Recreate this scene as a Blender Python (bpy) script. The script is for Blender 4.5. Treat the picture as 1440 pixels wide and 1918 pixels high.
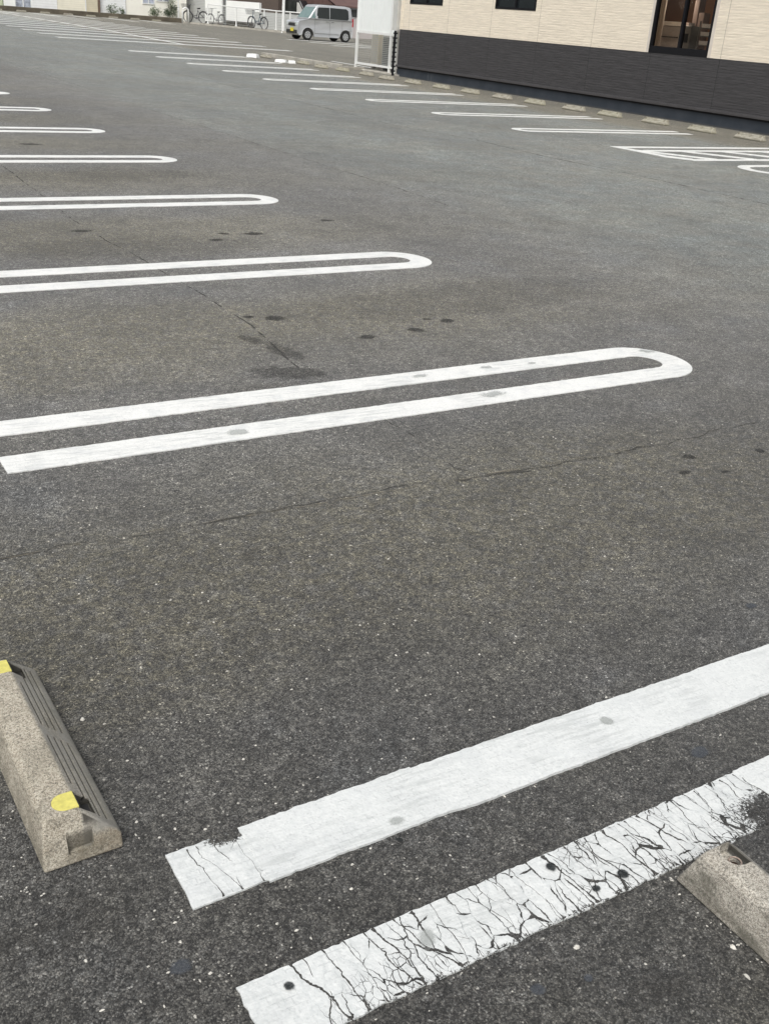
import bpy, bmesh, math, random
from mathutils import Vector, Matrix
random.seed(7)
SC = bpy.context.scene
for o in list(bpy.data.objects): bpy.data.objects.remove(o)

# ---------------------------------------------------------------- camera, sky, sun, exposure
cam = bpy.data.objects.new("camera", bpy.data.cameras.new("camera"))
SC.collection.objects.link(cam); SC.camera = cam
PITCH, ROLL, YAW, EYE = .445, .08, .579, 1.548
cy, sy = math.cos(YAW), math.sin(YAW)
F = Vector((sy*math.cos(PITCH), cy*math.cos(PITCH), -math.sin(PITCH)))
R0 = Vector((cy, -sy, 0)); U0 = R0.cross(F)
Rv = math.cos(ROLL)*R0 + math.sin(ROLL)*U0
Uv = -math.sin(ROLL)*R0 + math.cos(ROLL)*U0
cam.matrix_world = Matrix(((Rv.x, Uv.x, -F.x, 0), (Rv.y, Uv.y, -F.y, 0), (Rv.z, Uv.z, -F.z, EYE), (0, 0, 0, 1)))
cam.data.sensor_fit = 'VERTICAL'; cam.data.sensor_height = 36; cam.data.sensor_width = 27
cam.data.lens = 36.25; cam.data.clip_start = .05; cam.data.clip_end = 1500

SUN_EL, SUN_AZ = math.radians(54), math.radians(226)     # azimuth measured from +Y towards +X
W = bpy.data.worlds.new("World"); SC.world = W; W.use_nodes = True
wn, wl = W.node_tree.nodes, W.node_tree.links
bg = wn['Background']
sky = wn.new('ShaderNodeTexSky'); sky.sky_type = 'NISHITA'; sky.sun_disc = False
sky.sun_elevation = SUN_EL; sky.sun_rotation = SUN_AZ
sky.air_density = 1.0; sky.dust_density = 4.0; sky.ozone_density = 1.0
hs = wn.new('ShaderNodeHueSaturation'); hs.inputs['Saturation'].default_value = .22   # bright overcast: almost no blue
wl.new(sky.outputs[0], hs.inputs['Color']); wl.new(hs.outputs[0], bg.inputs['Color'])
bg.inputs['Strength'].default_value = .15
sun = bpy.data.objects.new("sun", bpy.data.lights.new("sun", 'SUN')); SC.collection.objects.link(sun)
sun.data.energy = 1.4; sun.data.angle = math.radians(28); sun.data.color = (1, .97, .92)
sd = Vector((math.sin(SUN_AZ)*math.cos(SUN_EL), math.cos(SUN_AZ)*math.cos(SUN_EL), math.sin(SUN_EL)))
sun.rotation_euler = sd.to_track_quat('Z', 'Y').to_euler()
SC.view_settings.view_transform = 'Standard'; SC.view_settings.look = 'None'
SC.view_settings.exposure = 0.08; SC.view_settings.gamma = 1

# ---------------------------------------------------------------- helpers
def sp(t): return math.log1p(math.exp(-abs(t))) + max(t, 0)
def zf(y):                                   # the lot climbs a little towards its far end
    k = 3.0
    return .0085*k*(sp((y-30)/k)-sp((y-52)/k)) + .0015*k*sp((y-52)/k)

class MB:
    def __init__(s): s.v = []; s.f = []; s.uv = None
    def add(s, vs, fs):
        n = len(s.v); s.v += [tuple(v) for v in vs]; s.f += [tuple(i+n for i in f) for f in fs]; return s
    def box(s, x0, y0, z0, x1, y1, z1):
        return s.add([(x0,y0,z0),(x1,y0,z0),(x1,y1,z0),(x0,y1,z0),(x0,y0,z1),(x1,y0,z1),(x1,y1,z1),(x0,y1,z1)],
                     [(0,3,2,1),(4,5,6,7),(0,1,5,4),(1,2,6,5),(2,3,7,6),(3,0,4,7)])
    def tube(s, pts, r, n=8, closed=False, caps=True):
        pts = [Vector(p) for p in pts]; rings = []
        N = len(pts)
        for i, p in enumerate(pts):
            if closed: t = pts[(i+1) % N]-pts[i-1]
            else: t = pts[min(i+1, N-1)]-pts[max(i-1, 0)]
            t.normalize()
            a = Vector((0, 0, 1)) if abs(t.z) < .9 else Vector((1, 0, 0))
            u = t.cross(a).normalized(); w = t.cross(u)
            rr = r[i] if isinstance(r, (list, tuple)) else r
            rings.append([p+u*math.cos(2*math.pi*k/n)*rr+w*math.sin(2*math.pi*k/n)*rr for k in range(n)])
        vs = [v for g in rings for v in g]; fs = []
        for i in range(N if closed else N-1):
            j = (i+1) % N
            for k in range(n): fs.append((i*n+k, i*n+(k+1) % n, j*n+(k+1) % n, j*n+k))
        if caps and not closed:
            fs.append(tuple(range(n))[::-1]); fs.append(tuple((N-1)*n+k for k in range(n)))
        return s.add(vs, fs)
    def prism(s, prof, axis, a, b, inset=0):
        """closed polygon prof (list of 2-tuples) extruded along axis from a to b"""
        def P(u, v, w): return {'x': (w, u, v), 'y': (u, w, v), 'z': (u, v, w)}[axis]
        n = len(prof)
        vs = [P(u, v, a) for u, v in prof]+[P(u, v, b) for u, v in prof]
        fs = [tuple(range(n))[::-1], tuple(range(n, 2*n))]+[(i, (i+1) % n, n+(i+1) % n, n+i) for i in range(n)]
        return s.add(vs, fs)
    def build(s, name, m, parent=None, loc=(0,0,0), rot=0, bevel=0, smooth=False, seg=2):
        me = bpy.data.meshes.new(name); me.from_pydata(s.v, [], s.f); me.update()
        bm = bmesh.new(); bm.from_mesh(me); bmesh.ops.recalc_face_normals(bm, faces=bm.faces); bm.to_mesh(me); bm.free()
        o = bpy.data.objects.new(name, me); SC.collection.objects.link(o)
        if m: me.materials.append(m)
        o.location = loc; o.rotation_euler = (0, 0, rot)
        if parent: o.parent = parent
        if bevel:
            b = o.modifiers.new('bevel', 'BEVEL'); b.width = bevel; b.segments = seg; b.limit_method = 'ANGLE'; b.angle_limit = math.radians(35)
        if smooth or bevel:
            for p in me.polygons: p.use_smooth = True
            if not smooth:
                for p in me.polygons: p.use_smooth = False
        return o
def empty(name, loc, rz=0):
    o = bpy.data.objects.new(name, None); SC.collection.objects.link(o); o.location = loc; o.rotation_euler = (0, 0, rz)
    o.empty_display_size = .2; return o
def tag(o, label=None, cat=None, group=None, kind=None):
    if label: o['label'] = label
    if cat: o['category'] = cat
    if group: o['group'] = group
    if kind: o['kind'] = kind
    return o
def copy_tree(o, parent=None):
    c = o.copy(); SC.collection.objects.link(c); c.parent = parent
    for ch in [x for x in bpy.data.objects if x.parent == o]: copy_tree(ch, c)
    return c

SL, SH = .67, .10                            # wheel stop length and height
# ---------------------------------------------------------------- materials
class NT:
    """small node-tree writer"""
    def __init__(s, name):
        s.m = bpy.data.materials.new(name); s.m.use_nodes = True
        s.n = s.m.node_tree.nodes; s.l = s.m.node_tree.links
        s.bsdf = s.n['Principled BSDF']; s.out = s.n['Material Output']
        s._pos = None
    def node(s, t, **kw):
        x = s.n.new(t)
        for k, v in kw.items(): setattr(x, k, v)
        return x
    def put(s, sock, v):
        if isinstance(v, bpy.types.NodeSocket): s.l.new(v, sock)
        elif v is not None: sock.default_value = v
    def pos(s, obj=False):
        if obj:
            t = s.node('ShaderNodeTexCoord'); return t.outputs['Object']
        if s._pos is None: s._pos = s.node('ShaderNodeNewGeometry').outputs['Position']
        return s._pos
    def mapping(s, v, scale=(1,1,1), rot=(0,0,0), loc=(0,0,0)):
        m = s.node('ShaderNodeMapping'); s.l.new(v, m.inputs['Vector'])
        m.inputs['Scale'].default_value = scale; m.inputs['Rotation'].default_value = rot; m.inputs['Location'].default_value = loc
        return m.outputs[0]
    def noise(s, v, scale, detail=3, rough=.6, dist=0):
        n = s.node('ShaderNodeTexNoise'); s.l.new(v, n.inputs['Vector'])
        n.inputs['Scale'].default_value = scale; n.inputs['Detail'].default_value = detail
        n.inputs['Roughness'].default_value = rough; n.inputs['Distortion'].default_value = dist
        return n.outputs['Fac']
    def voro(s, v, scale, feature='F1', rnd=1):
        n = s.node('ShaderNodeTexVoronoi', feature=feature); s.l.new(v, n.inputs['Vector'])
        n.inputs['Scale'].default_value = scale; n.inputs['Randomness'].default_value = rnd
        return n
    def math(s, op, a, b=None, c=None, clamp=False):
        n = s.node('ShaderNodeMath', operation=op, use_clamp=clamp)
        s.put(n.inputs[0], a); s.put(n.inputs[1], b) if b is not None else None
        if c is not None: s.put(n.inputs[2], c)
        return n.outputs[0]
    def ramp(s, v, a, b, lo=0., hi=1., smooth=True):
        n = s.node('ShaderNodeMapRange', interpolation_type='SMOOTHSTEP' if smooth else 'LINEAR')
        s.put(n.inputs[0], v)
        for i, q in enumerate((a, b, lo, hi)): s.put(n.inputs[i+1], q)
        return n.outputs[0]
    def mix(s, f, a, b, mode='MIX'):
        n = s.node('ShaderNodeMix', data_type='RGBA', blend_type=mode)
        s.put(n.inputs[0], f)
        for i, q in ((6, a), (7, b)):
            if isinstance(q, tuple): q = q+(1,) if len(q) == 3 else q
            s.put(n.inputs[i], q)
        return n.outputs[2]
    def sep(s, v):
        n = s.node('ShaderNodeSeparateXYZ'); s.l.new(v, n.inputs[0]); return n.outputs
    def bump(s, h, strength, dist=.001, normal=None):
        n = s.node('ShaderNodeBump'); s.put(n.inputs['Height'], h)
        n.inputs['Strength'].default_value = strength; n.inputs['Distance'].default_value = dist
        if normal: s.l.new(normal, n.inputs['Normal'])
        return n.outputs[0]
    def fin(s, col=None, rough=None, normal=None, spec=None, metal=None, alpha=None):
        b = s.bsdf.inputs
        if col is not None: s.put(b['Base Color'], col+(1,) if isinstance(col, tuple) and len(col) == 3 else col)
        s.put(b['Roughness'], rough); s.put(b['Specular IOR Level'], spec); s.put(b['Metallic'], metal); s.put(b['Alpha'], alpha)
        if normal is not None: s.l.new(normal, b['Normal'])
        return s.m
def band(t, v, a, b, soft):                   # 1 between a and b, soft edges
    return t.math('MULTIPLY', t.ramp(v, a-soft, a+soft), t.ramp(v, b-soft, b+soft, 1., 0.))

def asphalt_nodes(t):
    """returns colour and height sockets of the car-park asphalt, in world coordinates"""
    p = t.pos()
    warp = t.node('ShaderNodeVectorMath', operation='ADD')
    nz = t.node('ShaderNodeTexNoise'); t.l.new(p, nz.inputs['Vector']); nz.inputs['Scale'].default_value = 60; nz.inputs['Detail'].default_value = 1
    sc_ = t.node('ShaderNodeVectorMath', operation='SCALE'); t.l.new(nz.outputs['Color'], sc_.inputs[0]); sc_.inputs['Scale'].default_value = .006
    t.l.new(p, warp.inputs[0]); t.l.new(sc_.outputs[0], warp.inputs[1]); w = warp.outputs[0]
    v1 = t.voro(w, 310); v2 = t.voro(w, 150); v3 = t.voro(p, 48)
    r1 = t.sep(v1.outputs['Color']); r2 = t.sep(v2.outputs['Color']); r3 = t.sep(v3.outputs['Color'])
    fine = t.math('POWER', r1[0], 2.2)
    coarse = t.math('POWER', r2[0], 3.0)
    b = t.math('MULTIPLY_ADD', fine, .165, .022)
    b = t.math('MULTIPLY_ADD', coarse, .085, b)
    # dark gaps between the stones
    gap = t.ramp(v1.outputs['Distance'], .30, .62, 1., .60)
    b = t.math('MULTIPLY', b, gap)
    # the odd pale chip
    chip = t.math('MULTIPLY', t.ramp(r2[1], .955, .985), t.ramp(v2.outputs['Distance'], .40, .30, 0., 1.))
    chip = t.ramp(v2.outputs['Distance'], .28, .42, 1., 0.)
    chip = t.math('MULTIPLY', chip, t.ramp(r2[1], .90, .97))
    b = t.math('MULTIPLY_ADD', chip, .26, b)
    big = t.math('MULTIPLY', t.ramp(v3.outputs['Distance'], .10, .2, 1., 0.), t.ramp(r3[1], .965, .985))
    b = t.math('MULTIPLY_ADD', big, .30, b)
    # speckle that still reads further away
    far = t.noise(p, 38, 5, .75); b = t.math('MULTIPLY', b, t.ramp(far, .3, .7, .66, 1.34, False))
    b = t.math('MULTIPLY', b, t.ramp(t.sep(t.voro(p, 75).outputs['Color'])[0], 0, 1, .72, 1.32, False))
    b = t.math('MULTIPLY', b, t.ramp(t.sep(t.voro(w, 30).outputs['Color'])[0], 0, 1, .84, 1.17, False))
    mid = t.noise(p, 3.2, 5, .65); b = t.math('MULTIPLY', b, t.ramp(mid, .25, .75, .72, 1.28, False))
    lrg = t.noise(t.mapping(p, (.6, .22, 1)), 1.0, 3, .5); b = t.math('MULTIPLY', b, t.ramp(lrg, .3, .7, .82, 1.16, False))
    x, y, z = t.sep(p)
    xw = t.math('ADD', x, t.math('MULTIPLY', t.math('SUBTRACT', t.noise(p, .8, 3), .5), .5))
    # drive aisle was laid later: cleaner, paler, greener
    aisle = t.math('MULTIPLY', t.math('MULTIPLY_ADD', t.ramp(y, 9, 13), t.math('MULTIPLY', t.ramp(x, 5.86, 5.93), .45), t.math('MULTIPLY', t.ramp(xw, 4.6, 7.6), t.ramp(y, 9, 13, 1., .55))), t.ramp(xw, 14.9, 15.9, 1., 0.))
    lane = t.ramp(x, 5.0, 9., 0., 1.)
    graze_gain = t.ramp(y, .8, 5.5, 0., 1.)  # brightness of the grazing view painted in: asphalt pales with distance
    bright = t.math('MULTIPLY_ADD', aisle, .55, .88)
    bright = t.math('MULTIPLY_ADD', graze_gain, .98, bright)
    bright = t.math('MULTIPLY_ADD', lane, .12, bright)
    b = t.math('MULTIPLY', b, bright)
    tint = t.mix(t.ramp(r1[2], 0, 1, 0, 1, False), (1.04, .985, .88), (.985, .985, .94))
    tint = t.mix(t.math('MULTIPLY', aisle, .85), tint, (.905, 1.0, .935))
    hue = t.noise(p, 2.3, 5, .7); tint = t.mix(t.ramp(hue, .40, .62, 0, .6), tint, (1.03, .99, .86)); tint = t.mix(t.ramp(hue, .46, .30, 0, .5), tint, (.96, 1.0, 1.0))
    # brown, mossy dirt gathered across each bay between the lines
    bay = t.math('PINGPONG', t.math('SUBTRACT', y, 1.259), 1.25)          # 0 on a line, 1.25 mid bay
    bay = t.math('ADD', bay, t.math('MULTIPLY', t.math('SUBTRACT', t.noise(t.mapping(p, (.5, 1, 1)), 1.3, 3), .5), 1.1))
    dirt = t.ramp(bay, .35, 1.05)
    dirt = t.math('MULTIPLY', dirt, t.ramp(xw, 2.6, 5.5, 1., .25))
    dirt = t.math('MULTIPLY', dirt, t.ramp(t.noise(p, 22, 4, .7), .35, .62, .25, 1.))
    dirtR = t.math('MULTIPLY', t.ramp(xw, 14.6, 15.6), .75)
    dirt = t.math('MAXIMUM', dirt, dirtR)
    tint = t.mix(t.math('MULTIPLY', dirt, .9), tint, (1.10, 1.0, .70))
    c = t.node('ShaderNodeCombineColor')
    for i in range(3): t.l.new(b, c.inputs[i])
    col = t.mix(1.0, c.outputs[0], tint, 'MULTIPLY')
    h = t.math('SUBTRACT', 1., v1.outputs['Distance'])
    h = t.math('MULTIPLY_ADD', t.math('SUBTRACT', 1., v2.outputs['Distance']), .8, h)
    return col, h
def mat_asphalt():
    t = NT('asphalt'); col, h = asphalt_nodes(t)
    t.bsdf.inputs['Sheen Weight'].default_value = .14; t.bsdf.inputs['Sheen Roughness'].default_value = .45
    return t.fin(col, .72, t.bump(h, .7, .003), .45)

def mat_paint(name, cracked=False, x_seam=None, y_mid=0):
    """thermoplastic road paint; cracked: crazed old paint that shows the asphalt in its cracks"""
    t = NT(name); p = t.pos(); x, y, z = t.sep(p)
    f = t.noise(p, 90, 4, .7); g = t.noise(p, 9, 4, .6)
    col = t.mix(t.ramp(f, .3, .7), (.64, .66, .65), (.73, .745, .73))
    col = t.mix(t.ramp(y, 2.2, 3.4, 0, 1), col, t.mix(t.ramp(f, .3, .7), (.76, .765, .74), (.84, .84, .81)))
    col = t.mix(t.ramp(g, .48, .70, 0, .45), col, (.58, .60, .60))
    sp_ = t.voro(p, 260); s3 = t.sep(sp_.outputs['Color'])
    col = t.mix(t.math('MULTIPLY', t.ramp(s3[0], .9, .97), .3), col, (.40, .41, .41))
    hgt = t.noise(p, 160, 3, .7)
    # faint pressed tyre blocks and roller wrinkles
    br = t.node('ShaderNodeTexBrick'); t.l.new(t.mapping(t.mapping(p, (1, 1, 1), (0, 0, .03)), (1, 1, 1)), br.inputs['Vector'])
    br.inputs['Scale'].default_value = 30; br.inputs['Mortar Size'].default_value = .04; br.inputs['Brick Width'].default_value = .8; br.inputs['Row Height'].default_value = .55
    br.inputs['Color1'].default_value = (1,1,1,1); br.inputs['Color2'].default_value = (1,1,1,1); br.inputs['Mortar'].default_value = (0,0,0,1)
    tread = t.math('MULTIPLY', t.math('SUBTRACT', 1., br.outputs['Fac']), 1.)
    tm = t.math('MULTIPLY', t.ramp(t.noise(p, 11, 2), .52, .60, 0., 1.), t.ramp(t.noise(p, 40, 3), .38, .56))
    tl = t.math('MULTIPLY', br.outputs['Fac'], tm)
    col = t.mix(t.math('MULTIPLY', tl, .30), col, (.44, .46, .46))
    stk = t.noise(t.mapping(t.mapping(p, (1, 1, 1), (0, 0, .06)), (3, 26, 1)), 2.2, 5, .75); smu = t.ramp(t.noise(p, 3.5, 3), .40, .62)
    col = t.mix(t.math('MULTIPLY', t.math('MULTIPLY', t.ramp(stk, .44, .62), smu), .50), col, (.43, .45, .44))
    n1 = t.bump(hgt, .35, .0015); sv = t.voro(p, 130); n1 = t.bump(t.math('SUBTRACT', 1., sv.outputs['Distance']), .28, .002, n1); n1 = t.bump(t.math('MULTIPLY', tl, -1.), .5, .0015, n1)
    t.fin(col, .62, n1, .4)
    # wear-through at speckles and along the rim is asphalt
    ac, ah = asphalt_nodes(t)
    if cracked:
        wv = t.node('ShaderNodeTexNoise'); t.l.new(p, wv.inputs['Vector']); wv.inputs['Scale'].default_value = 26; wv.inputs['Detail'].default_value = 4
        def warped(scale, rot, amt):
            a = t.node('ShaderNodeVectorMath', operation='SCALE'); t.l.new(wv.outputs['Color'], a.inputs[0]); a.inputs['Scale'].default_value = amt
            b = t.node('ShaderNodeVectorMath', operation='ADD'); t.l.new(p, b.inputs[0]); t.l.new(a.outputs[0], b.inputs[1])
            return t.mapping(b.outputs[0], scale, (0, 0, rot))
        d0 = t.voro(warped((1, .50, 0), .34, .045), 11.5, 'DISTANCE_TO_EDGE').outputs['Distance']
        d1 = t.voro(warped((1, .42, 0), .30, .030), 25, 'DISTANCE_TO_EDGE').outputs['Distance']
        d2 = t.voro(warped((1, .6, 0), .18, .012), 66, 'DISTANCE_TO_EDGE').outputs['Distance']
        m0 = t.noise(p, 14, 3, .6); m1 = t.noise(p, 17, 3, .6); wmask = t.noise(p, 9, 3, .6)
        low = t.ramp(y, y_mid-.065, y_mid+.02, 1., 0.)              # the lower rim of the stripe is broken up more
        fresh = t.ramp(t.math('MULTIPLY_ADD', y, -.6, x), -.02, .22)
        def K(d, w): return t.math('LESS_THAN', d, t.math('MULTIPLY', w, fresh))
        w0 = t.ramp(m0, .34, .64, .006, .030)
        w1 = t.math('MULTIPLY_ADD', t.math('MULTIPLY', low, t.ramp(m1, .36, .5)), .016, t.ramp(m1, .40, .66, 0, .026))
        w2 = t.math('MULTIPLY_ADD', t.math('MULTIPLY', low, t.ramp(wmask, .50, .66)), .040, t.ramp(wmask, .54, .70, 0, .022))
        k = t.math('MAXIMUM', K(d1, w1), K(d2, w2))
        pit = t.math('MULTIPLY', t.ramp(t.noise(p, 110, 4, .75), .66, .69), t.math('MULTIPLY', t.ramp(wmask, .45, .6), fresh))
        rim = t.math('GREATER_THAN', t.math('MULTIPLY', t.noise(p, 120, 4, .8), t.ramp(y, y_mid-.078, y_mid-.050, 1.08, .5)), .57)
        k = t.math('MAXIMUM', t.math('MAXIMUM', k, pit), t.math('MULTIPLY', rim, fresh))
        col = t.mix(t.ramp(d1, .0, .12, .25, 0), col, (.50, .53, .53))
        col = t.mix(t.ramp(d0, .0, .05, .18, 0), col, (.46, .48, .48))
        t.put(t.bsdf.inputs['Base Color'], col)
    else:
        k = t.math('MULTIPLY', t.ramp(t.noise(p, 150, 4, .85), .665, .70), t.ramp(t.noise(p, 6, 3), .46, .62))
    if x_seam:                                 # scuffed patch where the old end of the stripe is worn off
        sx, sy_, r = x_seam
        dx = t.math('MULTIPLY', t.math('SUBTRACT', x, sx), 1./r); dy = t.math('MULTIPLY', t.math('SUBTRACT', y, sy_), 1.9/r)
        dd = t.math('SQRT', t.math('ADD', t.math('MULTIPLY', dx, dx), t.math('MULTIPLY', dy, dy)))
        lim = t.ramp(dd, .25, 1.35, .36, .72)
        k = t.math('MAXIMUM', k, t.math('GREATER_THAN', t.noise(p, 170, 5, .85), lim))
    asp = t.node('ShaderNodeBsdfPrincipled'); t.l.new(ac, asp.inputs['Base Color']); asp.inputs['Roughness'].default_value = .9
    dk = t.mix(.35, ac, (.045, .045, .044)); t.l.new(dk, asp.inputs['Base Color'])
    t.l.new(t.bump(ah, .6, .002), asp.inputs['Normal'])
    ms = t.node('ShaderNodeMixShader'); t.l.new(k, ms.inputs[0]); t.l.new(t.bsdf.outputs[0], ms.inputs[1]); t.l.new(asp.outputs[0], ms.inputs[2])
    t.l.new(ms.outputs[0], t.out.inputs['Surface'])
    return t.m

def mat_simple(name, col, rough=.6, var=.12, scale=12, bump=.1, metal=0, spec=.5, bscale=None):
    t = NT(name); p = t.pos(True)
    f = t.noise(p, scale, 5, .65)
    lo = tuple(c*(1-var) for c in col); hi = tuple(min(1, c*(1+var)) for c in col)
    c = t.mix(t.ramp(f, .3, .7), lo, hi)
    return t.fin(c, rough, t.bump(t.noise(p, bscale or scale*6, 3), bump, .002), spec, metal)

def mat_concrete(name, stained=0.):
    t = NT(name); p = t.pos(True); x, y, z = t.sep(p)
    v = t.voro(p, 620); r = t.sep(v.outputs['Color'])
    v2 = t.voro(p, 270); r2 = t.sep(v2.outputs['Color'])
    col = t.mix(t.math('POWER', r[0], 1.3), (.21, .175, .12), (.66, .59, .44))
    col = t.mix(t.math('MULTIPLY', t.ramp(r2[1], .6, 1), .5), col, (.66, .60, .46))
    brn = t.math('MULTIPLY', t.ramp(t.noise(p, 11, 5, .7), .42, .62), t.ramp(y, .05, .01, .25, .9)); col = t.mix(t.math('MULTIPLY', brn, .6), col, (.22, .155, .08))
    col = t.mix(t.math('MULTIPLY', t.ramp(r2[0], .82, .9), .55), col, (.10, .09, .07))
    tire = t.math('MULTIPLY', t.math('MULTIPLY', t.ramp(x, .082, .092), band(t, y, .022, SL-.022, .004)), t.ramp(t.noise(p, 14, 4), .3, .6, .50, .85))      # rubber rubbed on the sloping face
    col = t.mix(tire, col, (.29, .28, .245))
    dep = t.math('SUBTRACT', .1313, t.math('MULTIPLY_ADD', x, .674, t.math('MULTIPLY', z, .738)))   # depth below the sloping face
    groove_shade = t.math('MULTIPLY', t.ramp(dep, .0022, .0045), t.math('MULTIPLY', t.ramp(x, .086, .092), t.math('MULTIPLY', t.ramp(x, .158, .152), band(t, y, .03, SL-.03, .004))))
    col = t.mix(t.math('MULTIPLY', groove_shade, .85), col, (.035, .032, .026))                     # shade inside the grooves, painted into the colour
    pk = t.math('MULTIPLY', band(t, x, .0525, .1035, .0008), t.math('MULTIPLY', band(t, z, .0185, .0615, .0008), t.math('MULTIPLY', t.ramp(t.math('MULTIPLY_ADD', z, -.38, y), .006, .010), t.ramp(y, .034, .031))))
    col = t.mix(t.math('MULTIPLY', pk, .6), col, (.09, .078, .055))                      # end pocket painted darker to show the shade inside it
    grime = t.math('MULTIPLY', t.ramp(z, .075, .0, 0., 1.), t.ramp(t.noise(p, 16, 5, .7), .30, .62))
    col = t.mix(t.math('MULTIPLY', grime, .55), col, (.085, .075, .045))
    gn = t.ramp(t.noise(t.mapping(p, (1, 1, 2), (0, 0, 0), (3, stained, 0)), 9, 5, .65), .46, .66)
    col = t.mix(t.math('MULTIPLY', gn, .30+.5*stained), col, (.105, .098, .060))
    pits = t.voro(p, 90); pr_ = t.sep(pits.outputs['Color'])
    pit = t.math('MULTIPLY', t.ramp(pits.outputs['Distance'], .10, .16, 1, 0), t.ramp(pr_[0], .75, .8))
    col = t.mix(t.math('MULTIPLY', pit, .7), col, (.06, .055, .04))
    hsv = t.node('ShaderNodeHueSaturation'); hsv.inputs['Saturation'].default_value = .72-.22*stained; t.l.new(col, hsv.inputs['Color']); col = hsv.outputs[0]
    h = t.math('SUBTRACT', t.math('MULTIPLY', r[0], .5), pit)
    n = t.bump(h, .55, .0012); n = t.bump(t.noise(p, 30, 4), .4, .003, n)
    return t.fin(col, .9, n, .25)

def mat_siding(name, base, var, lines, amp):
    """ceramic siding with a split-slate relief in thin horizontal courses, panel joints every two metres"""
    t = NT(name); p = t.pos(); x, y, z = t.sep(p)
    st = t.mapping(p, (1, .9, 9.0))
    n1 = t.noise(st, 4.2, 4, .6); n2 = t.noise(t.mapping(p, (1, 3, 30)), 6, 3, .6)
    crs = t.noise(t.mapping(p, (1, 1.2, 26)), 1.0, 2, .5)
    row = t.math('PINGPONG', t.math('ADD', z, t.math('MULTIPLY', t.math('SUBTRACT', n1, .5), .012)), lines/2)
    row = t.ramp(row, 0, lines*.14, 0, 1)
    h = t.math('MULTIPLY_ADD', row, .45, t.math('MULTIPLY_ADD', n1, 1.2, t.math('MULTIPLY', n2, .6)))
    f = t.math('MULTIPLY_ADD', n1, .6, t.math('MULTIPLY', crs, .4))
    c = t.mix(t.ramp(f, .36, .64), tuple(q*(1-var) for q in base), tuple(min(1, q*(1+var)) for q in base))
    c = t.mix(t.ramp(row, 0, 1, .12, 0), c, tuple(q*.55 for q in base))
    jy = t.math('PINGPONG', t.math('SUBTRACT', y, 22.24), 1.0); jm = t.ramp(jy, .006, .012, 1., 0.)
    c = t.mix(t.math('MULTIPLY', jm, .6), c, tuple(q*.45 for q in base))
    h = t.math('SUBTRACT', h, t.math('MULTIPLY', jm, .8))
    return t.fin(c, .75, t.bump(h, amp, .012), .35)

def mat_glass_tint(name, col, alpha=.35, rough=.05):
    t = NT(name)
    gl = t.node('ShaderNodeBsdfGlossy'); gl.inputs['Roughness'].default_value = rough; gl.inputs['Color'].default_value = (.9,.95,.95,1)
    tr = t.node('ShaderNodeBsdfTransparent'); tr.inputs['Color'].default_value = col+(1,)
    fr = t.node('ShaderNodeLayerWeight'); fr.inputs['Blend'].default_value = .5
    k = t.math('MULTIPLY_ADD', t.math('POWER', fr.outputs['Facing'], 4.), .7, alpha)
    ms = t.node('ShaderNodeMixShader'); t.l.new(k, ms.inputs[0]); t.l.new(tr.outputs[0], ms.inputs[1]); t.l.new(gl.outputs[0], ms.inputs[2])
    t.l.new(ms.outputs[0], t.out.inputs['Surface']); return t.m

def mat_stain(name, col, strength):
    """soft-edged spot lying on the asphalt: UV carries the local disc coordinate"""
    t = NT(name); u = t.node('ShaderNodeUVMap').outputs[0]
    ln = t.node('ShaderNodeVectorMath', operation='LENGTH'); t.l.new(u, ln.inputs[0])
    p = t.pos(); n = t.noise(p, 15, 5, .75); n2 = t.noise(p, 150, 2)
    r = t.math('MULTIPLY_ADD', t.math('SUBTRACT', n, .5), 1.7, ln.outputs['Value'])
    a = t.math('MULTIPLY', t.ramp(r, .55, .95, 1, 0), t.ramp(n2, .3, .7, strength*.8, strength))
    return t.fin(col, .7, None, .3, None, a)

M = {}
M['asphalt'] = mat_asphalt()
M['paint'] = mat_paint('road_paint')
M['paint_old'] = mat_paint('cracked_road_paint', True, (1.80, 1.035, .15), 1.09)
M['paint_old_a'] = mat_paint('worn_road_paint', True, (.665, 1.512, .062), 1.36)
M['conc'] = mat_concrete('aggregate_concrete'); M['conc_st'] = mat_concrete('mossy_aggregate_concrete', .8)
M['conc_plain'] = mat_simple('plain_concrete', (.34, .32, .28), .9, .2, 3, .3)
M['kerb'] = mat_simple('pale_kerb_concrete', (.42, .40, .35), .9, .22, 2.5, .3)
M['yellow'] = mat_simple('yellow_reflector_plastic', (.66, .60, .16), .45, .14, 60, .25, 0, .5)
M['dark'] = mat_simple('dark_plastic', (.03, .03, .03), .6)
M['rust'] = mat_simple('rusty_steel', (.045, .02, .012), .8, .4, 90, .4, .3)
M['rim'] = mat_simple('worn_steel_rim', (.52, .42, .36), .5, .3, 120, .3, .6)
M['cream'] = mat_siding('cream_split_stone_siding', (.84, .755, .62), .08, .055, .55)
M['charcoal'] = mat_siding('charcoal_split_stone_siding', (.058, .056, .058), .16, .055, .7)
M['white'] = mat_simple('white_painted_metal', (.80, .81, .79), .45, .03, 6, .03)
M['panel'] = mat_simple('white_polycarbonate_sheet', (.88, .91, .89), .35, .03, 2, .02)
M['black'] = mat_simple('black_window_frame', (.008, .008, .010), .5, .1, 9, .02, 0, .2)
M['glass'] = mat_glass_tint('window_glass', (.78, .74, .70), .04)
M['found'] = mat_simple('dark_foundation_paint', (.028, .035, .046), .55, .25, 1.6, .15)
M['flash'] = mat_simple('dark_metal_flashing', (.085, .08, .082), .4, .12, 3, .05, .4)
M['brown'] = mat_simple('brown_room_wall', (.25, .13, .07), .8, .1, 2, .05)
M['pinkish'] = mat_simple('pinkish_pillar_paint', (.42, .33, .30), .7, .06, 2, .05)
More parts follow.
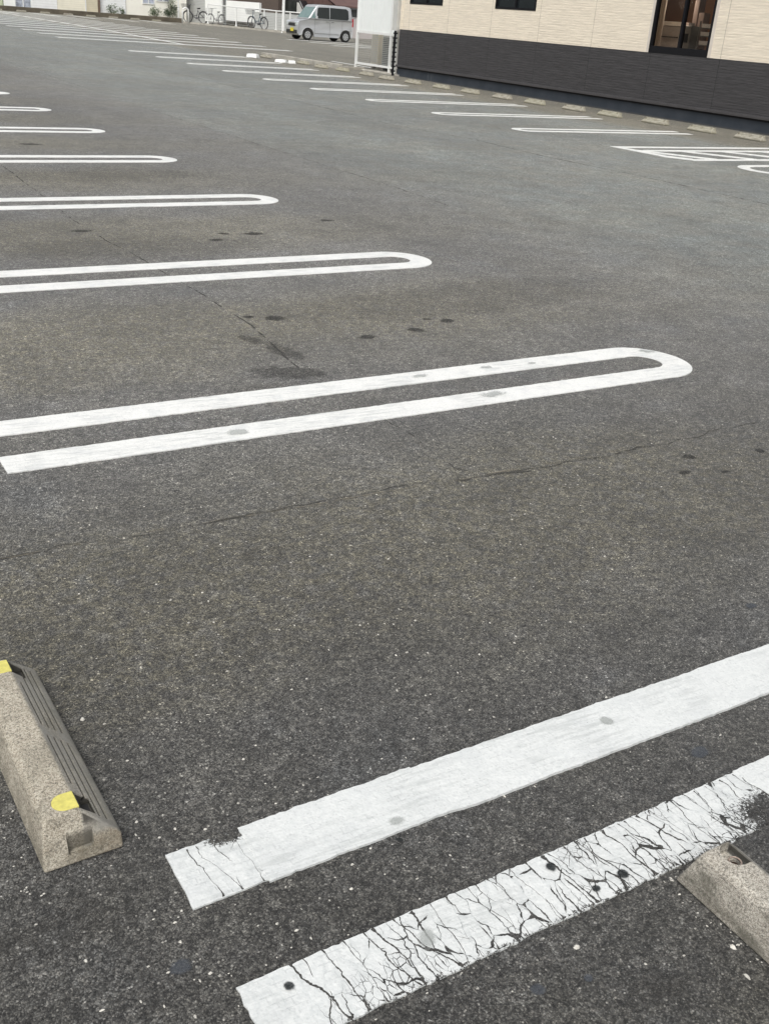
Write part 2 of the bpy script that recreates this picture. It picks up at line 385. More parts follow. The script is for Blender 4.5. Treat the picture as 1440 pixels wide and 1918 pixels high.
M['greyc'] = mat_simple('grey_counter_front', (.40, .39, .38), .6, .06, 2, .05)
M['shadegrey'] = mat_simple('mid_grey_paint', (.16, .165, .16), .6, .1, 5, .1)
M['lightgrey'] = mat_simple('light_grey_paint', (.55, .55, .52), .6, .06, 3, .05)
M['roofing'] = mat_simple('roof_sheet', (.09, .09, .095), .5, .1, 3, .1)

# ---------------------------------------------------------------- ground and paint
mb = MB()
xs = [-400, -60, -20, 0, 12, 24, 60, 150, 500]
ys = [-300, -40, -5, 5, 15, 20, 22]+[24+i*.75 for i in range(50)]+[64, 70, 80, 100, 200, 700]
vs = [(x, y, zf(y)) for y in ys for x in xs]; nx = len(xs)
mb.add(vs, [(j*nx+i, j*nx+i+1, (j+1)*nx+i+1, (j+1)*nx+i) for j in range(len(ys)-1) for i in range(nx-1)])
g = mb.build('ground', M['asphalt'], smooth=True); tag(g, kind='structure')

def strip_outline(pts, name, m, z=.004, jit=0.0, step=.02, skirt=True):
    """flat painted polygon following the ground; edges are broken up by a small jitter"""
    rnd = random.Random(len(pts)*7+int(pts[0][0]*100)+int(pts[0][1]*31))
    out = []
    n = len(pts)
    for i in range(n):
        a = Vector(pts[i]); b = Vector(pts[(i+1) % n]); L = (b-a).length
        k = max(1, int(L/step)) if jit else max(1, int(L/2.))
        d = (b-a)/L if L else Vector((1, 0)); nn = Vector((-d.y, d.x)); slow = 0
        for j in range(k):
            slow = slow*.85+rnd.gauss(0, 1)*.35
            q = a+(b-a)*j/k
            if jit and j: q = q+nn*(rnd.gauss(0, .55)+slow)*jit
            out.append(q)
    bm = bmesh.new()
    vs = [bm.verts.new((q.x, q.y, 0)) for q in out]
    f = bm.faces.new(vs)
    bmesh.ops.triangulate(bm, faces=[f])
    me = bpy.data.meshes.new(name); 
    for v in bm.verts: v.co.z = zf(v.co.y)+z
    if skirt:
        be = [e for e in bm.edges if e.is_boundary]
        r = bmesh.ops.extrude_edge_only(bm, edges=be)
        for v in [q for q in r['geom'] if isinstance(q, bmesh.types.BMVert)]: v.co.z -= z+.002
    bmesh.ops.recalc_face_normals(bm, faces=bm.faces)
    bm.to_mesh(me); bm.free()
    if sum(p.normal.z for p in me.polygons) < 0: me.flip_normals()
    o = bpy.data.objects.new(name, me); SC.collection.objects.link(o); me.materials.append(m)
    return tag(o, kind='structure')

def quad_grid(x0, x1, y0, y1, name, m, z=.004, jit=.0012, step=.012):
    return strip_outline([(x0, y0), (x1, y0), (x1, y1), (x0, y1)], name, m, z, jit, step)

HW, SW = .257, .155
def u_line(xc, xe, yc, sgn, jit=0., ngap=28, name='bay_marking'):
    """double bay line joined by a half round: xc arc centre, xe open end, sgn +1 tip towards +X"""
    o, i = HW, HW-SW
    seg = ngap
    outer = [(xc+sgn*o*math.sin(a), yc+o*math.cos(a)) for a in [math.pi*k/seg for k in range(seg+1)]]
    inner = [(xc+sgn*i*math.sin(a), yc+i*math.cos(a)) for a in [math.pi*k/seg for k in range(seg+1)]]
    rnd = random.Random(int(yc*100)); 
    def side(yy, x0, x1):
        n = max(2, int(abs(x1-x0)/(.02 if jit else 1.)))
        return [(x0+(x1-x0)*k/n, yy+rnd.gauss(0, 1)*jit) for k in range(n+1)]
    top_o = side(yc+o, xe, xc); top_i = side(yc+i, xe, xc); bot_o = side(yc-o, xe, xc); bot_i = side(yc-i, xe, xc)
    O = top_o+outer[1:-1]+bot_o[::-1]; I = top_i+inner[1:-1]+bot_i[::-1]
    mb = MB(); n = min(len(O), len(I)); O = O[:n]; I = I[:n]
    top = [(x, y, zf(y)+.004) for x, y in O]+[(x, y, zf(y)+.004) for x, y in I]
    fs = [(k, k+1, n+k+1, n+k) for k in range(n-1)]
    low = [(x, y, zf(y)-.002) for x, y, in O]+[(x, y, zf(y)-.002) for x, y in I]
    mb.add(top+low, fs+[(k, k+1, 2*n+k+1, 2*n+k) for k in range(n-1)]+[(n+k, n+k+1, 3*n+k+1, 3*n+k) for k in range(n-1)]
           + [(0, n, 3*n, 2*n), (n-1, 2*n-1, 4*n-1, 3*n-1)])
    ob = mb.build(name, M['paint'])
    return tag(ob, kind='structure')

Y0 = 3.759
u_line(4.017, .69, Y0, 1, .0012)
for n in range(1, 10): u_line(4.017, .69 if n < 8 else -.5, Y0+2.5*n, 1, .0008 if n < 3 else 0)
Yr = 14.807
for n in range(0, 9): u_line(11.953, 15.75, Yr+2.5*n, -1)
HW, SW = .50, .17
u_line(12.80, 15.9, 10.2, -1)
HW, SW = .257, .155
u_line(12.1, 15.8, 7.8, -1); u_line(12.1, 15.8, 5.3, -1)
# the near pair: two plain stripes, old crazed paint with fresher paint laid over part of it
YA, YB = 1.36, 1.012
strip_outline([(.530, YA), (.70, YA+.002), (.70, YA+.16), (.532, YA+.155)], 'old_line_marking', M['paint_old_a'], .004, .0014, .012)
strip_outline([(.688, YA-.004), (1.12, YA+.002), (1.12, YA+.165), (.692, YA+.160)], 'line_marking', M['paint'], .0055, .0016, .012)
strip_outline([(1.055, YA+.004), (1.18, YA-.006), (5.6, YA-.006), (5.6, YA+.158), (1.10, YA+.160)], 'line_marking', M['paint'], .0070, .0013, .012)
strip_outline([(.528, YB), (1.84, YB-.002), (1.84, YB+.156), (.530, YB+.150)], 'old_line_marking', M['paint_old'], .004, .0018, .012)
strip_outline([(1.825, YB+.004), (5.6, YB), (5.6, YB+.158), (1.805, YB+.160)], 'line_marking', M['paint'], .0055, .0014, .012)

# cracks that run across the old paint, each a narrow opening that widens at the rims
M['crack'] = mat_simple('asphalt_in_cracks', (.058, .056, .052), .95, .5, 220, .3)
def cracks(name, x0, x1, yb, yt, seed, mains, skip=0):
    r = random.Random(seed); mb = MB(); cnt = [0]
    def ribbon(P, W):
        cnt[0] += 1; z = .0043+cnt[0]*1.2e-6; L = []; R = []
        for i, q in enumerate(P):
            d = (P[min(i+1, len(P)-1)]-P[max(i-1, 0)]); d = d.normalized() if d.length else Vector((0, 1)); n = Vector((-d.y, d.x))
            a, b = W[i]*r.uniform(.2, .8), W[i]*r.uniform(.2, .8)
            L.append((q.x+n.x*a, q.y+n.y*a, z)); R.append((q.x-n.x*b, q.y-n.y*b, z))
        k = len(P); mb.add(L+R, [(i, i+1, k+i+1, k+i) for i in range(k-1)])
    def walk(x, ya, ye, slant, wid, wig=.0016, rim0=1, rim1=1, step=.0035):
        n = max(3, int(abs(ye-ya)/step)); P = []; W = []; v = 0; xx = x; base = r.uniform(.5, 1.)
        for i in range(n+1):
            f = i/n; v = v*.72+r.gauss(0, 1)*wig*.55; xx += v*.55+slant*(ye-ya)/n
            if r.random() < .05: xx += r.choice((-1, 1))*wig*1.8
            w = wid*base*(.45+.55*abs(math.sin(3.1*f+x*40)))*(1+1.6*max(0, 1-f*12)*rim0+1.9*max(0, 1-(1-f)*10)*rim1)
            if not rim0: w *= min(1, f*6+.1)
            if not rim1: w *= min(1, (1-f)*5+.05)
            P.append(Vector((xx, ya+(ye-ya)*f))); W.append(w)
        ribbon(P, W); return P
    x = x0; prev = None
    while x < x1:
        f = (x-x0)/(x1-x0); wid = r.choice((.0014, .0018, .0022, .0028, .0038))*mains
        full = r.random() < .62
        P = walk(x, yt, yb if full else yt-(yt-yb)*r.uniform(.3, .8), -.10+r.gauss(0, .09), wid, rim1=1 if full else 0)
        if not full or r.random() < .5:
            walk(x+r.uniform(.008, .02), yb, yb+(yt-yb)*r.uniform(.2, .6), .05+r.gauss(0, .1), wid*.8, rim1=0)
        for _ in range(r.choice((0, 0, 1))):                               # side branches joining neighbouring cracks
            q = r.choice(P[3:-3]) if len(P) > 8 else P[0]; L = r.uniform(.008, .030); sgn = r.choice((-1, 1)); k = max(3, int(L/.003)); B = []; bx, by = q.x, q.y; sl = r.gauss(-.5, .6)
            for i in range(k+1): B.append(Vector((bx, by))); bx += sgn*L/k; by += sl*L/k+r.gauss(0, .0009); by = min(max(by, yb+.001), yt-.001)
            ribbon(B, [wid*.5*(1-i/(k+1))+.0003 for i in range(k+1)])
        x += r.uniform(.016, .050)
    for _ in range(int(46*(x1-x0))):                                      # short hairlines
        xx, yy = r.uniform(x0, x1), yb+(yt-yb)*r.random()**1.5*.95
        ye = max(yb, yy-r.uniform(.008, .03)); walk(xx, yy, ye, -.25+r.gauss(0, .35), .0010, .0012, 0, 0)
    o = mb.build(name, M['crack'])
    for p_ in o.data.polygons:
        if p_.normal.z < 0: p_.flip()
    return tag(o, kind='structure')
cracks('paint_cracks', .635, 1.815, YB, YB+.152, 5, 1.25)
cracks('paint_cracks', .575, .685, YA+.002, YA+.150, 9, .8)

# hatched no-parking box at the right row
def bar(x0, y0, x1, y1, w=.13, name='hatch_marking', z=.004):
    d = Vector((x1-x0, y1-y0)).normalized(); n = Vector((-d.y, d.x))*w/2
    return strip_outline([(x0-n.x, y0-n.y), (x1-n.x, y1-n.y), (x1+n.x, y1+n.y), (x0+n.x, y0+n.y)], name, M['paint'], z)
bar(11.96, 12.62, 15.9, 12.62, .16); bar(12.25, 12.20, 15.8, 12.20, .14, z=.0078)
bar(12.2, 11.22, 15.8, 11.22, .16)
bar(12.03, 12.60, 12.05, 11.5, .15, z=.0078); bar(12.03, 11.55, 12.26, 11.25, .15, z=.0116)
for x0 in (12.05, 12.93, 13.85, 14.8): bar(x0, 12.22, x0+.72, 11.24, .12, z=.0116)

# far two-sided block of bays with its centre line, seen at a low angle
for n in range(14):
    y = 41.2+2.5*n
    for s_ in (-HW+SW/2, HW-SW/2): bar(11.2, y+s_, 20.6, y+s_, SW, 'bay_marking')
for k in range(13): bar(16.05, 41.2+2.5*k, 16.05, 43.7+2.5*k, .15, 'bay_marking', .0078)
for k in range(6):                            # bays along the far kerb
    for dx in (-.18, .18): bar(14.6+2.5*k+dx, 71.5, 14.2+2.5*k+dx, 76.6, .15, 'bay_marking')
for k, y in enumerate((49.4, 51.9, 54.4)):
    for dy in (-.18, .18): bar(27.0, y+dy, 31.5, y+dy, .15, 'bay_marking')
bar(19.25, 35.2, 19.3, 30.6, .13, 'edge_marking')

# ---------------------------------------------------------------- stains, seams and small litter
def stains(name, lst, m, z=.0012):
    me = bpy.data.meshes.new(name); bm = bmesh.new(); uvl = bm.loops.layers.uv.new('UVMap')
    for k, (x, y, rx, ry, a) in enumerate(lst):
        zz = zf(y)+z+.0002*(k % 5)
        loc = {}
        c = bm.verts.new((x, y, zz)); loc[c] = (0, 0); ring = []
        for i in range(28):
            q = 2*math.pi*i/28; lx, ly = math.cos(q)*rx, math.sin(q)*ry
            v = bm.verts.new((x+lx*math.cos(a)-ly*math.sin(a), y+lx*math.sin(a)+ly*math.cos(a), zz)); loc[v] = (math.cos(q)*1.3, math.sin(q)*1.3); ring.append(v)
        for i in range(28):
            f = bm.faces.new((c, ring[i], ring[(i+1) % 28]))
            for l in f.loops: l[uvl].uv = loc[l.vert]
    bm.to_mesh(me); bm.free()
    o = bpy.data.objects.new(name, me); SC.collection.objects.link(o); me.materials.append(m); return tag(o, kind='structure')
M['st_dark'] = mat_stain('oil_stain', (.028, .028, .028), .54)
M['st_soft'] = mat_stain('damp_stain', (.058, .053, .046), .13)
M['st_mid'] = mat_stain('soaked_oil_stain', (.042, .040, .039), .34)
M['st_blue'] = mat_stain('bluish_gum_stain', (.085, .095, .11), .60)
M['st_tar'] = mat_stain('tar_spot', (.018, .021, .021), .97)
M['st_grey'] = mat_stain('grey_spot_on_paint', (.42, .44, .42), .60)
stains('oil_stains', [(2.82, 4.62, .085, .065, 0), (3.15, 4.66, .08, .06, 0), (3.45, 4.77, .08, .06, .3), (3.34, 4.83, .045, .03, 0), (2.50, 5.09, .10, .08, 0),
    (2.37, 5.16, .05, .045, 0), (3.39, 7.31, .13, .09, 0), (3.16, 7.35, .07, .06, 0), (3.02, 7.14, .08, .06, 0), (2.16, 7.62, .12, .07, 0), (4.24, 7.72, .10, .07, 0),
    (3.23, 2.68, .055, .035, -.3), (3.59, 2.61, .04, .035, 0), (3.09, 2.56, .05, .03, 0), (3.26, 2.50, .035, .02, 0), (1.08, 12.0, .2, .1, 0),
    (2.9, 14.6, .25, .12, 0), (2.2, 11.9, .2, .12, 0), (3.0, 12.4, .22, .12, 0)], M['st_dark'])
stains('damp_stains', [(1.2, .80, .12, .07, 0), (.30, 1.42, .25, .10, .1), (1.9, 4.05, .3, .10, 0), (1.0, .72, .16, .08, 0),
    (3.0, 10.2, 1.8, .7, 0), (2.4, 7.0, 1.5, .6, 0), (3.9, 5.2, 2.0, .55, .05)], M['st_soft'], .0022)
stains('soaked_oil_stains', [(2.14, 4.20, .30, .15, -.4), (2.27, 4.52, .10, .26, .22), (2.20, 4.75, .07, .14, .3)], M['st_mid'], .0016)
stains('gum_stains', [(.46, 1.25, .030, .026, 0), (1.79, 1.26, .045, .028, .2), (2.48, 1.70, .030, .02, 0), (1.0, .91, .022, .02, 0), (1.10, .885, .016, .014, 0)], M['st_blue'], .0032)
stains('tar_spots', [(1.213, 1.130, .017, .019, 0), (1.335, 1.045, .020, .020, 0), (1.258, 1.040, .012, .011, 0), (.612, 1.118, .015, .017, .5), (.975, 1.335, .010, .016, .7)], M['st_tar'], .0080)
stains('paint_scuffs', [(1.66, 1.452, .030, .028, 0), (.885, 1.095, .030, .045, -.3), (1.0, 1.385, .032, .022, 0), (1.60, 3.575, .07, .045, 0), (2.72, 3.945, .075, .035, 0),
    (3.12, 3.95, .055, .03, 0), (3.40, 3.93, .04, .025, 0), (4.18, 3.90, .08, .04, -.5), (2.9, 3.6, .10, .05, 0)], M['st_grey'], .0080)

def seam(pts, w, name, m, z=.003, jit=.012):
    rnd = random.Random(3+int(pts[0][0]*10)); P = []
    for a, b in zip(pts, pts[1:]):
        a, b = Vector(a), Vector(b); k = max(2, int((b-a).length/.05))
        for j in range(k): P.append(a+(b-a)*j/k)
    P.append(Vector(pts[-1])); mb = MB(); slow = 0; vs = []
    for i, q in enumerate(P):
        d = (P[min(i+1, len(P)-1)]-P[max(i-1, 0)]).normalized(); n = Vector((-d.y, d.x)); slow = slow*.9+rnd.gauss(0, .4)
        c = q+n*jit*(slow*.5+rnd.gauss(0, .15)); ww = w*rnd.uniform(.35, 1.2)
        vs += [(c.x+n.x*ww/2, c.y+n.y*ww/2, zf(c.y)+z), (c.x-n.x*ww/2, c.y-n.y*ww/2, zf(c.y)+z)]
    mb.add(vs, [(2*i, 2*i+1, 2*i+3, 2*i+2) for i in range(len(P)-1)])
    o = mb.build(name, m)
    if o.data.polygons[0].normal.z < 0: o.data.flip_normals()
    return tag(o, kind='structure')
def mat_seam(name, col, cov):
    t = NT(name); p = t.pos(); a = t.math('MULTIPLY', t.ramp(t.noise(p, 6, 4, .7), .5-cov, .6-cov*.5), t.ramp(t.noise(p, 60, 3), .30, .5, .2, .8))
    return t.fin(col, .85, None, .2, None, a)
M['seam'] = mat_seam('seam_gap', (.078, .076, .070), .08); M['seam_pale'] = mat_seam('seam_dust', (.22, .20, .16), .06)
M['seam_thin'] = mat_seam('hairline_seam', (.076, .073, .064), .12)
seam([(.3, 2.90), (1.0, 2.895), (1.6, 2.88), (2.2, 2.86), (2.6, 2.84), (3.9, 2.83), (5.2, 2.82)], .0085, 'asphalt_seam', M['seam_thin'], .003, .035)
seam([(2.5, 2.81), (2.30, 2.85), (2.24, 2.95), (2.27, 3.3), (2.25, 3.6)], .012, 'asphalt_seam', M['seam'])
seam([(.1, 2.885), (1.0, 2.882), (1.6, 2.868), (2.2, 2.85), (3.0, 2.83)], .012, 'asphalt_seam', M['seam_pale'], .0022)
seam([(2.22, 4.25), (2.31, 5.0), (2.30, 6.0), (2.23, 7.9), (2.36, 11.2), (2.3, 16)], .012, 'asphalt_seam', M['seam'])
seam([(5.80, 8.2), (5.88, 9.3), (5.86, 10.8), (5.90, 16.3), (6.0, 19.3), (6.1, 24.8), (6.2, 40)], .016, 'asphalt_seam', M['seam'])
seam([(9.8, 2.8), (9.84, 9.9), (9.70, 11.5), (9.80, 13.3), (9.45, 15.1), (9.62, 17.5), (9.7, 20.7), (9.8, 34)], .03, 'asphalt_seam', M['seam'])
seam([(14.9, 12.9), (14.9, 20), (14.7, 30)], .04, 'asphalt_seam', M['seam'])

# loose pale chips of stone
mb = MB(); rnd = random.Random(11)
def pebble(x, y, r, zz=0):
    n = 6; a0 = rnd.random()*6; el = rnd.uniform(.6, 1.5)
    ring = [(x+math.cos(a0+i*math.pi/3)*r*rnd.uniform(.8, 1.2)*el, y+math.sin(a0+i*math.pi/3)*r*rnd.uniform(.8, 1.2)/el, zf(y)+zz+.0006) for i in range(n)]
    top = [(x+(q[0]-x)*.55, y+(q[1]-y)*.55, zf(y)+zz+r*rnd.uniform(.5, .9)) for q in ring]
    mb.add(ring+top, [(i, (i+1) % n, n+(i+1) % n, n+i) for i in range(n)]+[tuple(range(n, 2*n))])
for q in ((1.13, .95, .006), (1.37, .75, .0055), (1.40, .81, .006), (.515, 2.02, .0065), (1.30, .84, .003), (1.22, .86, .003), (.56, 1.83, .0035), (.50, 1.60, .003), (.54, 1.57, .003)): pebble(*q)
for i in range(650):
    d = rnd.uniform(.2, 1)**1.4*5.5; x = rnd.uniform(.2, 1.0)*d*.9; y = rnd.uniform(.4, 1.0)*d+.4; pebble(x, y, rnd.choice((.0016, .002, .0022, .0028, .0035)))
for i in range(70): pebble(.29+rnd.gauss(0, .02)-.0, rnd.uniform(1.5, 2.35), rnd.uniform(.001, .0024))
for i in range(60): pebble(1.415+rnd.gauss(0, .012), rnd.uniform(.3, 1.0), rnd.uniform(.0015, .003))
t = mb.build('loose_grit', mat_simple('pale_stone_chips', (.55, .53, .48), .8, .35, 40, .2)); tag(t, 'small pale stone chips scattered over the near asphalt', 'grit', kind='stuff')

# ---------------------------------------------------------------- wheel stops
def cut(o, cutters):
    for c in cutters:
        m = o.modifiers.new('cut', 'BOOLEAN'); m.operation = 'DIFFERENCE'; m.object = c; m.solver = 'EXACT'
    dg = bpy.context.evaluated_depsgraph_get(); dg.update()
    me = bpy.data.meshes.new_from_object(o.evaluated_get(dg)); me.name = o.name
    o.modifiers.clear(); o.data = me
    for c in cutters: bpy.data.objects.remove(c)
    return o
def stop_body(name, m, bev=.006):
    prof = [(0, 0), (.012, SH-.012), (.020, SH), (.085, SH), (.155, .036), (.160, .028), (.160, 0)]
    ins = lambda z: .004+z*.38
    vs = [(x, ins(z), z) for x, z in prof]+[(x, SL-ins(z), z) for x, z in prof]; n = len(prof)
    mb = MB(); mb.add(vs, [tuple(range(n))[::-1], tuple(range(n, 2*n))]+[(i, (i+1) % n, n+(i+1) % n, n+i) for i in range(n)])
    return mb.build(name, m, bevel=bev, seg=3)
def d_shape(x0, x1, yc, r, z0, z1, n=14):
    """D outline: round end at x0, straight end at x1"""
    pts = [(x1, yc-r), (x1, yc+r)]+[(x0+r+ -r*math.sin(a), yc+r*math.cos(a)) for a in [math.pi*k/n for k in range(n+1)]]
    mb = MB(); mb.prism(pts, 'z', z0, z1); return mb
def make_stop(m, reflect=True):
    root = empty('wheel_stop', (0, 0, 0))
    b = stop_body('concrete_body', m); cs = []
    sl = math.atan2(.064, .070)
    for fr, ins_ in ((.20, .135), (.40, .05), (.60, .045), (.80, .045)):    # tyre grooves on the sloping face
        cx, cz = .085+.070*fr, SH-.064*fr
        for y0, y1 in ((ins_, SL/2-.018), (SL/2+.018, SL-ins_)):
            w = .0040; u = Vector((math.cos(sl), 0, -math.sin(sl))); nn = Vector((math.sin(sl), 0, math.cos(sl))); c = Vector((cx, 0, cz))
            P = [c+u*w-nn*.011, c+u*w+nn*.01, c-u*w+nn*.01, c-u*w-nn*.011]
            mb = MB(); mb.prism([(q.x, q.z) for q in P], 'y', y0, y1); cs.append(mb.build('cutter', None))
    for yc in (.075, SL-.075):
        cs.append(d_shape(.040, .120 if reflect else .098, yc, .026 if reflect else .030, SH-(.046 if reflect else .028), SH+.03).build('cutter', None))
        if not reflect: 
            mb = MB(); mb.tube([(.078, yc, .02), (.078, yc, .09)], .0105, 16); cs.append(mb.build('cutter', None))
    for s_ in (0, 1):                                                        # pocket in each end
        mb = MB(); y0 = -.02 if s_ == 0 else SL-.028
        mb.prism([(.052, .022), (.052, .058), (.056, .062), (.100, .062), (.104, .058), (.104, .022), (.100, .018), (.056, .018)], 'y', y0, y0+.048); cs.append(mb.build('cutter', None))
    cut(b, cs); b.parent = root
    for yc in (.075, SL-.075):
        if reflect:
            r_ = d_shape(.0405, .088, yc, .0252, SH-.0455, SH+.0012).build('reflector', M['yellow'], root, bevel=.0012)
            mb = MB(); mb.box(.0883, yc-.0245, SH-.0455, .0905, yc+.0245, SH-.002); mb.build('reflector_backing', M['dark'], r_)
            mb = MB(); mb.box(.0908, yc-.0245, SH-.0455, .116, yc+.0245, SH-.043); mb.build('recess_shade_plate', M['dark'], r_)  # dark plate added as the shade on the recess floor
        else:
            mb = MB(); mb.tube([(.078, yc, .066), (.078, yc, .030)], .0098, 16)
            mb.build('anchor_socket', M['rust'], root)
            mb = MB(); mb.tube([(.078+.0125*math.cos(a), yc+.0125*math.sin(a), .0760) for a in [2*math.pi*k/20 for k in range(20)]], .0017, 6, True)
            mb.build('anchor_ring', M['rim'], root, smooth=True)
    return root
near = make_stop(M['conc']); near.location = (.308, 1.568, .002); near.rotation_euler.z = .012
near.scale = (1.0, 1.0, 1.0)
tag(near, 'concrete wheel stop with two yellow reflectors, at the left edge', 'wheel stop')
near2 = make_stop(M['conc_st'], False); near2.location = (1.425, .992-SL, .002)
tag(near2, 'mossy concrete wheel stop with a rusty anchor hole, at the lower right', 'wheel stop')

SG = 'wheel stops along the right row beside the dark wall'
def make_far_stop():
    """same casting, seen from metres away: body, rails of the grooves and two reflector recesses"""
    root = empty('wheel_stop', (0, 0, 0)); b = stop_body('concrete_body', M['conc_far'], .008); cs = []
    for y0, y1 in ((.15, SL/2-.02), (SL/2+.02, SL-.15)):
        mb = MB(); mb.prism([(.150, .026), (.168, .030), (.122, .082), (.112, .066)], 'y', y0, y1); 
        mb = MB(); mb.prism([(.100, .100), (.100, .074), (.135, .043), (.150, .056)], 'y', y0, y1); cs.append(mb.build('cutter', None))
    for yc in (.075, SL-.075): cs.append(d_shape(.040, .125, yc, .026, SH-.032, SH+.03).build('cutter', None))
    mb = MB(); mb.box(.052, -.02, .022, .104, .022, .060); cs.append(mb.build('cutter', None))
    cut(b, cs); b.parent = root; return root
t = NT('weathered_concrete'); p = t.pos(True)
oi = t.node('ShaderNodeObjectInfo')
c = t.mix(t.ramp(t.noise(p, 16, 5, .7), .35, .65), (.24, .22, .18), (.42, .40, .34))
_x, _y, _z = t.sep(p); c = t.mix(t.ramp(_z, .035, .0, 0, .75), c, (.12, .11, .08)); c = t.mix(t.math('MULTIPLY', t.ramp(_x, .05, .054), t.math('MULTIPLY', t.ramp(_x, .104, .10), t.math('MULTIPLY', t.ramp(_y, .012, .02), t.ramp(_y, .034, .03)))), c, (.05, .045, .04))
c = t.mix(t.ramp(oi.outputs['Random'], 0, 1, 0, .45, False), c, (.33, .32, .22))
M['conc_far'] = t.fin(c, .9, t.bump(t.noise(p, 60, 3), .4, .004), .2)
fs0 = make_far_stop()
spots = [(16.45, 13.86), (16.45, 15.06), (16.50, 16.39), (16.50, 17.75), (16.45, 18.89), (16.45, 20.27), (16.42, 21.49), (16.42, 22.84),
         (16.42, 24.13), (16.42, 25.53), (16.36, 26.80), (16.55, 28.25), (16.60, 29.80), (16.42, 30.84), (16.62, 32.45), (16.55, 35.10), (16.45, 12.6), (16.45, 11.3)]
def nth(i): return ['first', 'second', 'third', 'fourth', 'fifth', 'sixth', 'seventh', 'eighth', 'ninth', 'tenth', 'eleventh', 'twelfth', 'thirteenth', 'fourteenth', 'fifteenth', 'sixteenth'][i]
for i, (x, y) in enumerate(spots):
    if i > 15: continue
    o = fs0 if i == 0 else copy_tree(fs0)
    o.location = (x+.15, y+.33, zf(y)+.002); o.rotation_euler.z = math.pi+random.uniform(-.03, .03)
    if i <= 10: lab = nth(i)+' wheel stop from the right, along the dark wall'
    elif i <= 13: lab = nth(13-i)+' concrete wheel stop to the left of the white screen post'
    else: lab = 'weathered concrete wheel stop beside the white bags' if i == 14 else 'last concrete wheel stop of the row, by the pale kerb end'
    if i == 11: lab = 'concrete wheel stop just below the right posts of the white screen'
    if i == 12: lab = 'concrete wheel stop below the left post of the white screen'
    if i == 13: lab = 'concrete wheel stop left of the white screen, touching the bay line end'
    tag(o, lab, 'wheel stop', SG)
# wheel stops along the far kerb
for k in range(8):
    o = copy_tree(fs0); x = 17.6+1.55*k; o.location = (x, 77.35, zf(77.2)+.002); o.rotation_euler.z = math.pi/2
    tag(o, nth(k)+' small wheel stop from the left along the far kerb below the houses', 'wheel stop', 'wheel stops along the far kerb')

# ---------------------------------------------------------------- shop building
def part(name, mb, m, parent, **k): return mb.build(name, m, parent, **k)
shop = empty('shop_building', (17.95, 16, 0)); OX, OY = 17.95, 16.
tag(shop, 'long shop with cream stone-look siding over a charcoal lower band, at the top right', 'building')
def wall(mb, holes, y0, y1, z0, z1, x0, x1):
    """wall in the x0..x1 slab from y0..y1, z0..z1 with rectangular holes (ya,yb,za,zb)"""
    ysx = sorted({y0, y1}|{h[0] for h in holes}|{h[1] for h in holes}); zsx = sorted({z0, z1}|{min(max(h[2], z0), z1) for h in holes}|{min(max(h[3], z0), z1) for h in holes})
    for a, b in zip(ysx, ysx[1:]):
        for c, d in zip(zsx, zsx[1:]):
            if not any(h[0] <= a+1e-6 and b <= h[1]+1e-6 and h[2] <= c+1e-6 and d <= h[3]+1e-6 for h in holes):
                mb.box(x0-OX, a-OY, c, x1-OX, b-OY, d)
YE = 28.72
HO = [(16.60, 18.32, 1.30, 3.1), (26.57, 28.26, 1.99, 2.7), (22.44, 24.12, 1.99, 2.7), (9.0, 11.5, 1.9, 2.7)]
mb = MB(); wall(mb, HO, 2.0, YE, 1.30, 3.7, 17.95, 18.10); part('upper_wall', mb, M['cream'], shop)
mb = MB(); wall(mb, [], 2.0, YE, .335, 1.298, 17.947, 18.10); part('lower_wall', mb, M['charcoal'], shop)
mb = MB(); mb.prism([(-.045, .335), (-.050, .30), (-.050, .272), (.1, .272), (.1, .335)], 'y', 2.0-OY, YE+.03-OY); part('flashing', mb, M['flash'], shop)
mb = MB(); mb.box(-.010, 2.0-OY, .235, .1, YE-OY, .271); part('flashing_shadow_gap', mb, M['black'], shop)
t = NT('stained_dark_foundation'); p = t.pos(); x, y, z = t.sep(p)
c = t.mix(t.ramp(t.noise(p, 2, 4), .3, .7), (.028, .036, .048), (.044, .052, .064))
v = t.noise(t.mapping(p, (1, 1, .03)), 9, 2, .5)
dr = t.math('MULTIPLY', t.ramp(v, .66, .72), band(t, y, 21.5, 27.2, .5)); c = t.mix(t.math('MULTIPLY', dr, .45), c, (.16, .18, .19))
c = t.mix(t.ramp(z, .0, .05, .5, 0), c, (.10, .095, .085)); M['found'] = t.fin(c, .6, t.bump(t.noise(p, 30, 3), .2, .004), .4)
mb = MB(); mb.box(.012, 2.0-OY, -.05, .15, YE-OY, .234); part('foundation', mb, M['found'], shop)
mb = MB(); mb.box(.15, YE-.15-OY, -.05, 9, YE-OY, 3.7); part('end_wall', mb, M['cream'], shop)
mb = MB(); mb.box(8.85, 2-OY, -.05, 9, YE-.16-OY, 3.7); part('back_wall', mb, M['cream'], shop)
mb = MB(); mb.box(.16, 2-OY, -.05, 8.84, 2.15-OY, 3.7); part('end_wall', mb, M['cream'], shop)
mb = MB(); mb.box(-.35, 1.7-OY, 3.702, 9.3, YE+.3-OY, 3.95); part('roof', mb, M['roofing'], shop)
mb = MB(); mb.box(.12, 2.2-OY, 1.0, 8.8, YE-.2-OY, 1.05); part('inner_floor', mb, M['brown'], shop)
mb = MB(); mb.box(3.2, 14.0-OY, 1.051, 3.3, 24.5-OY, 3.6); part('inner_partition', mb, M['brown'], shop)
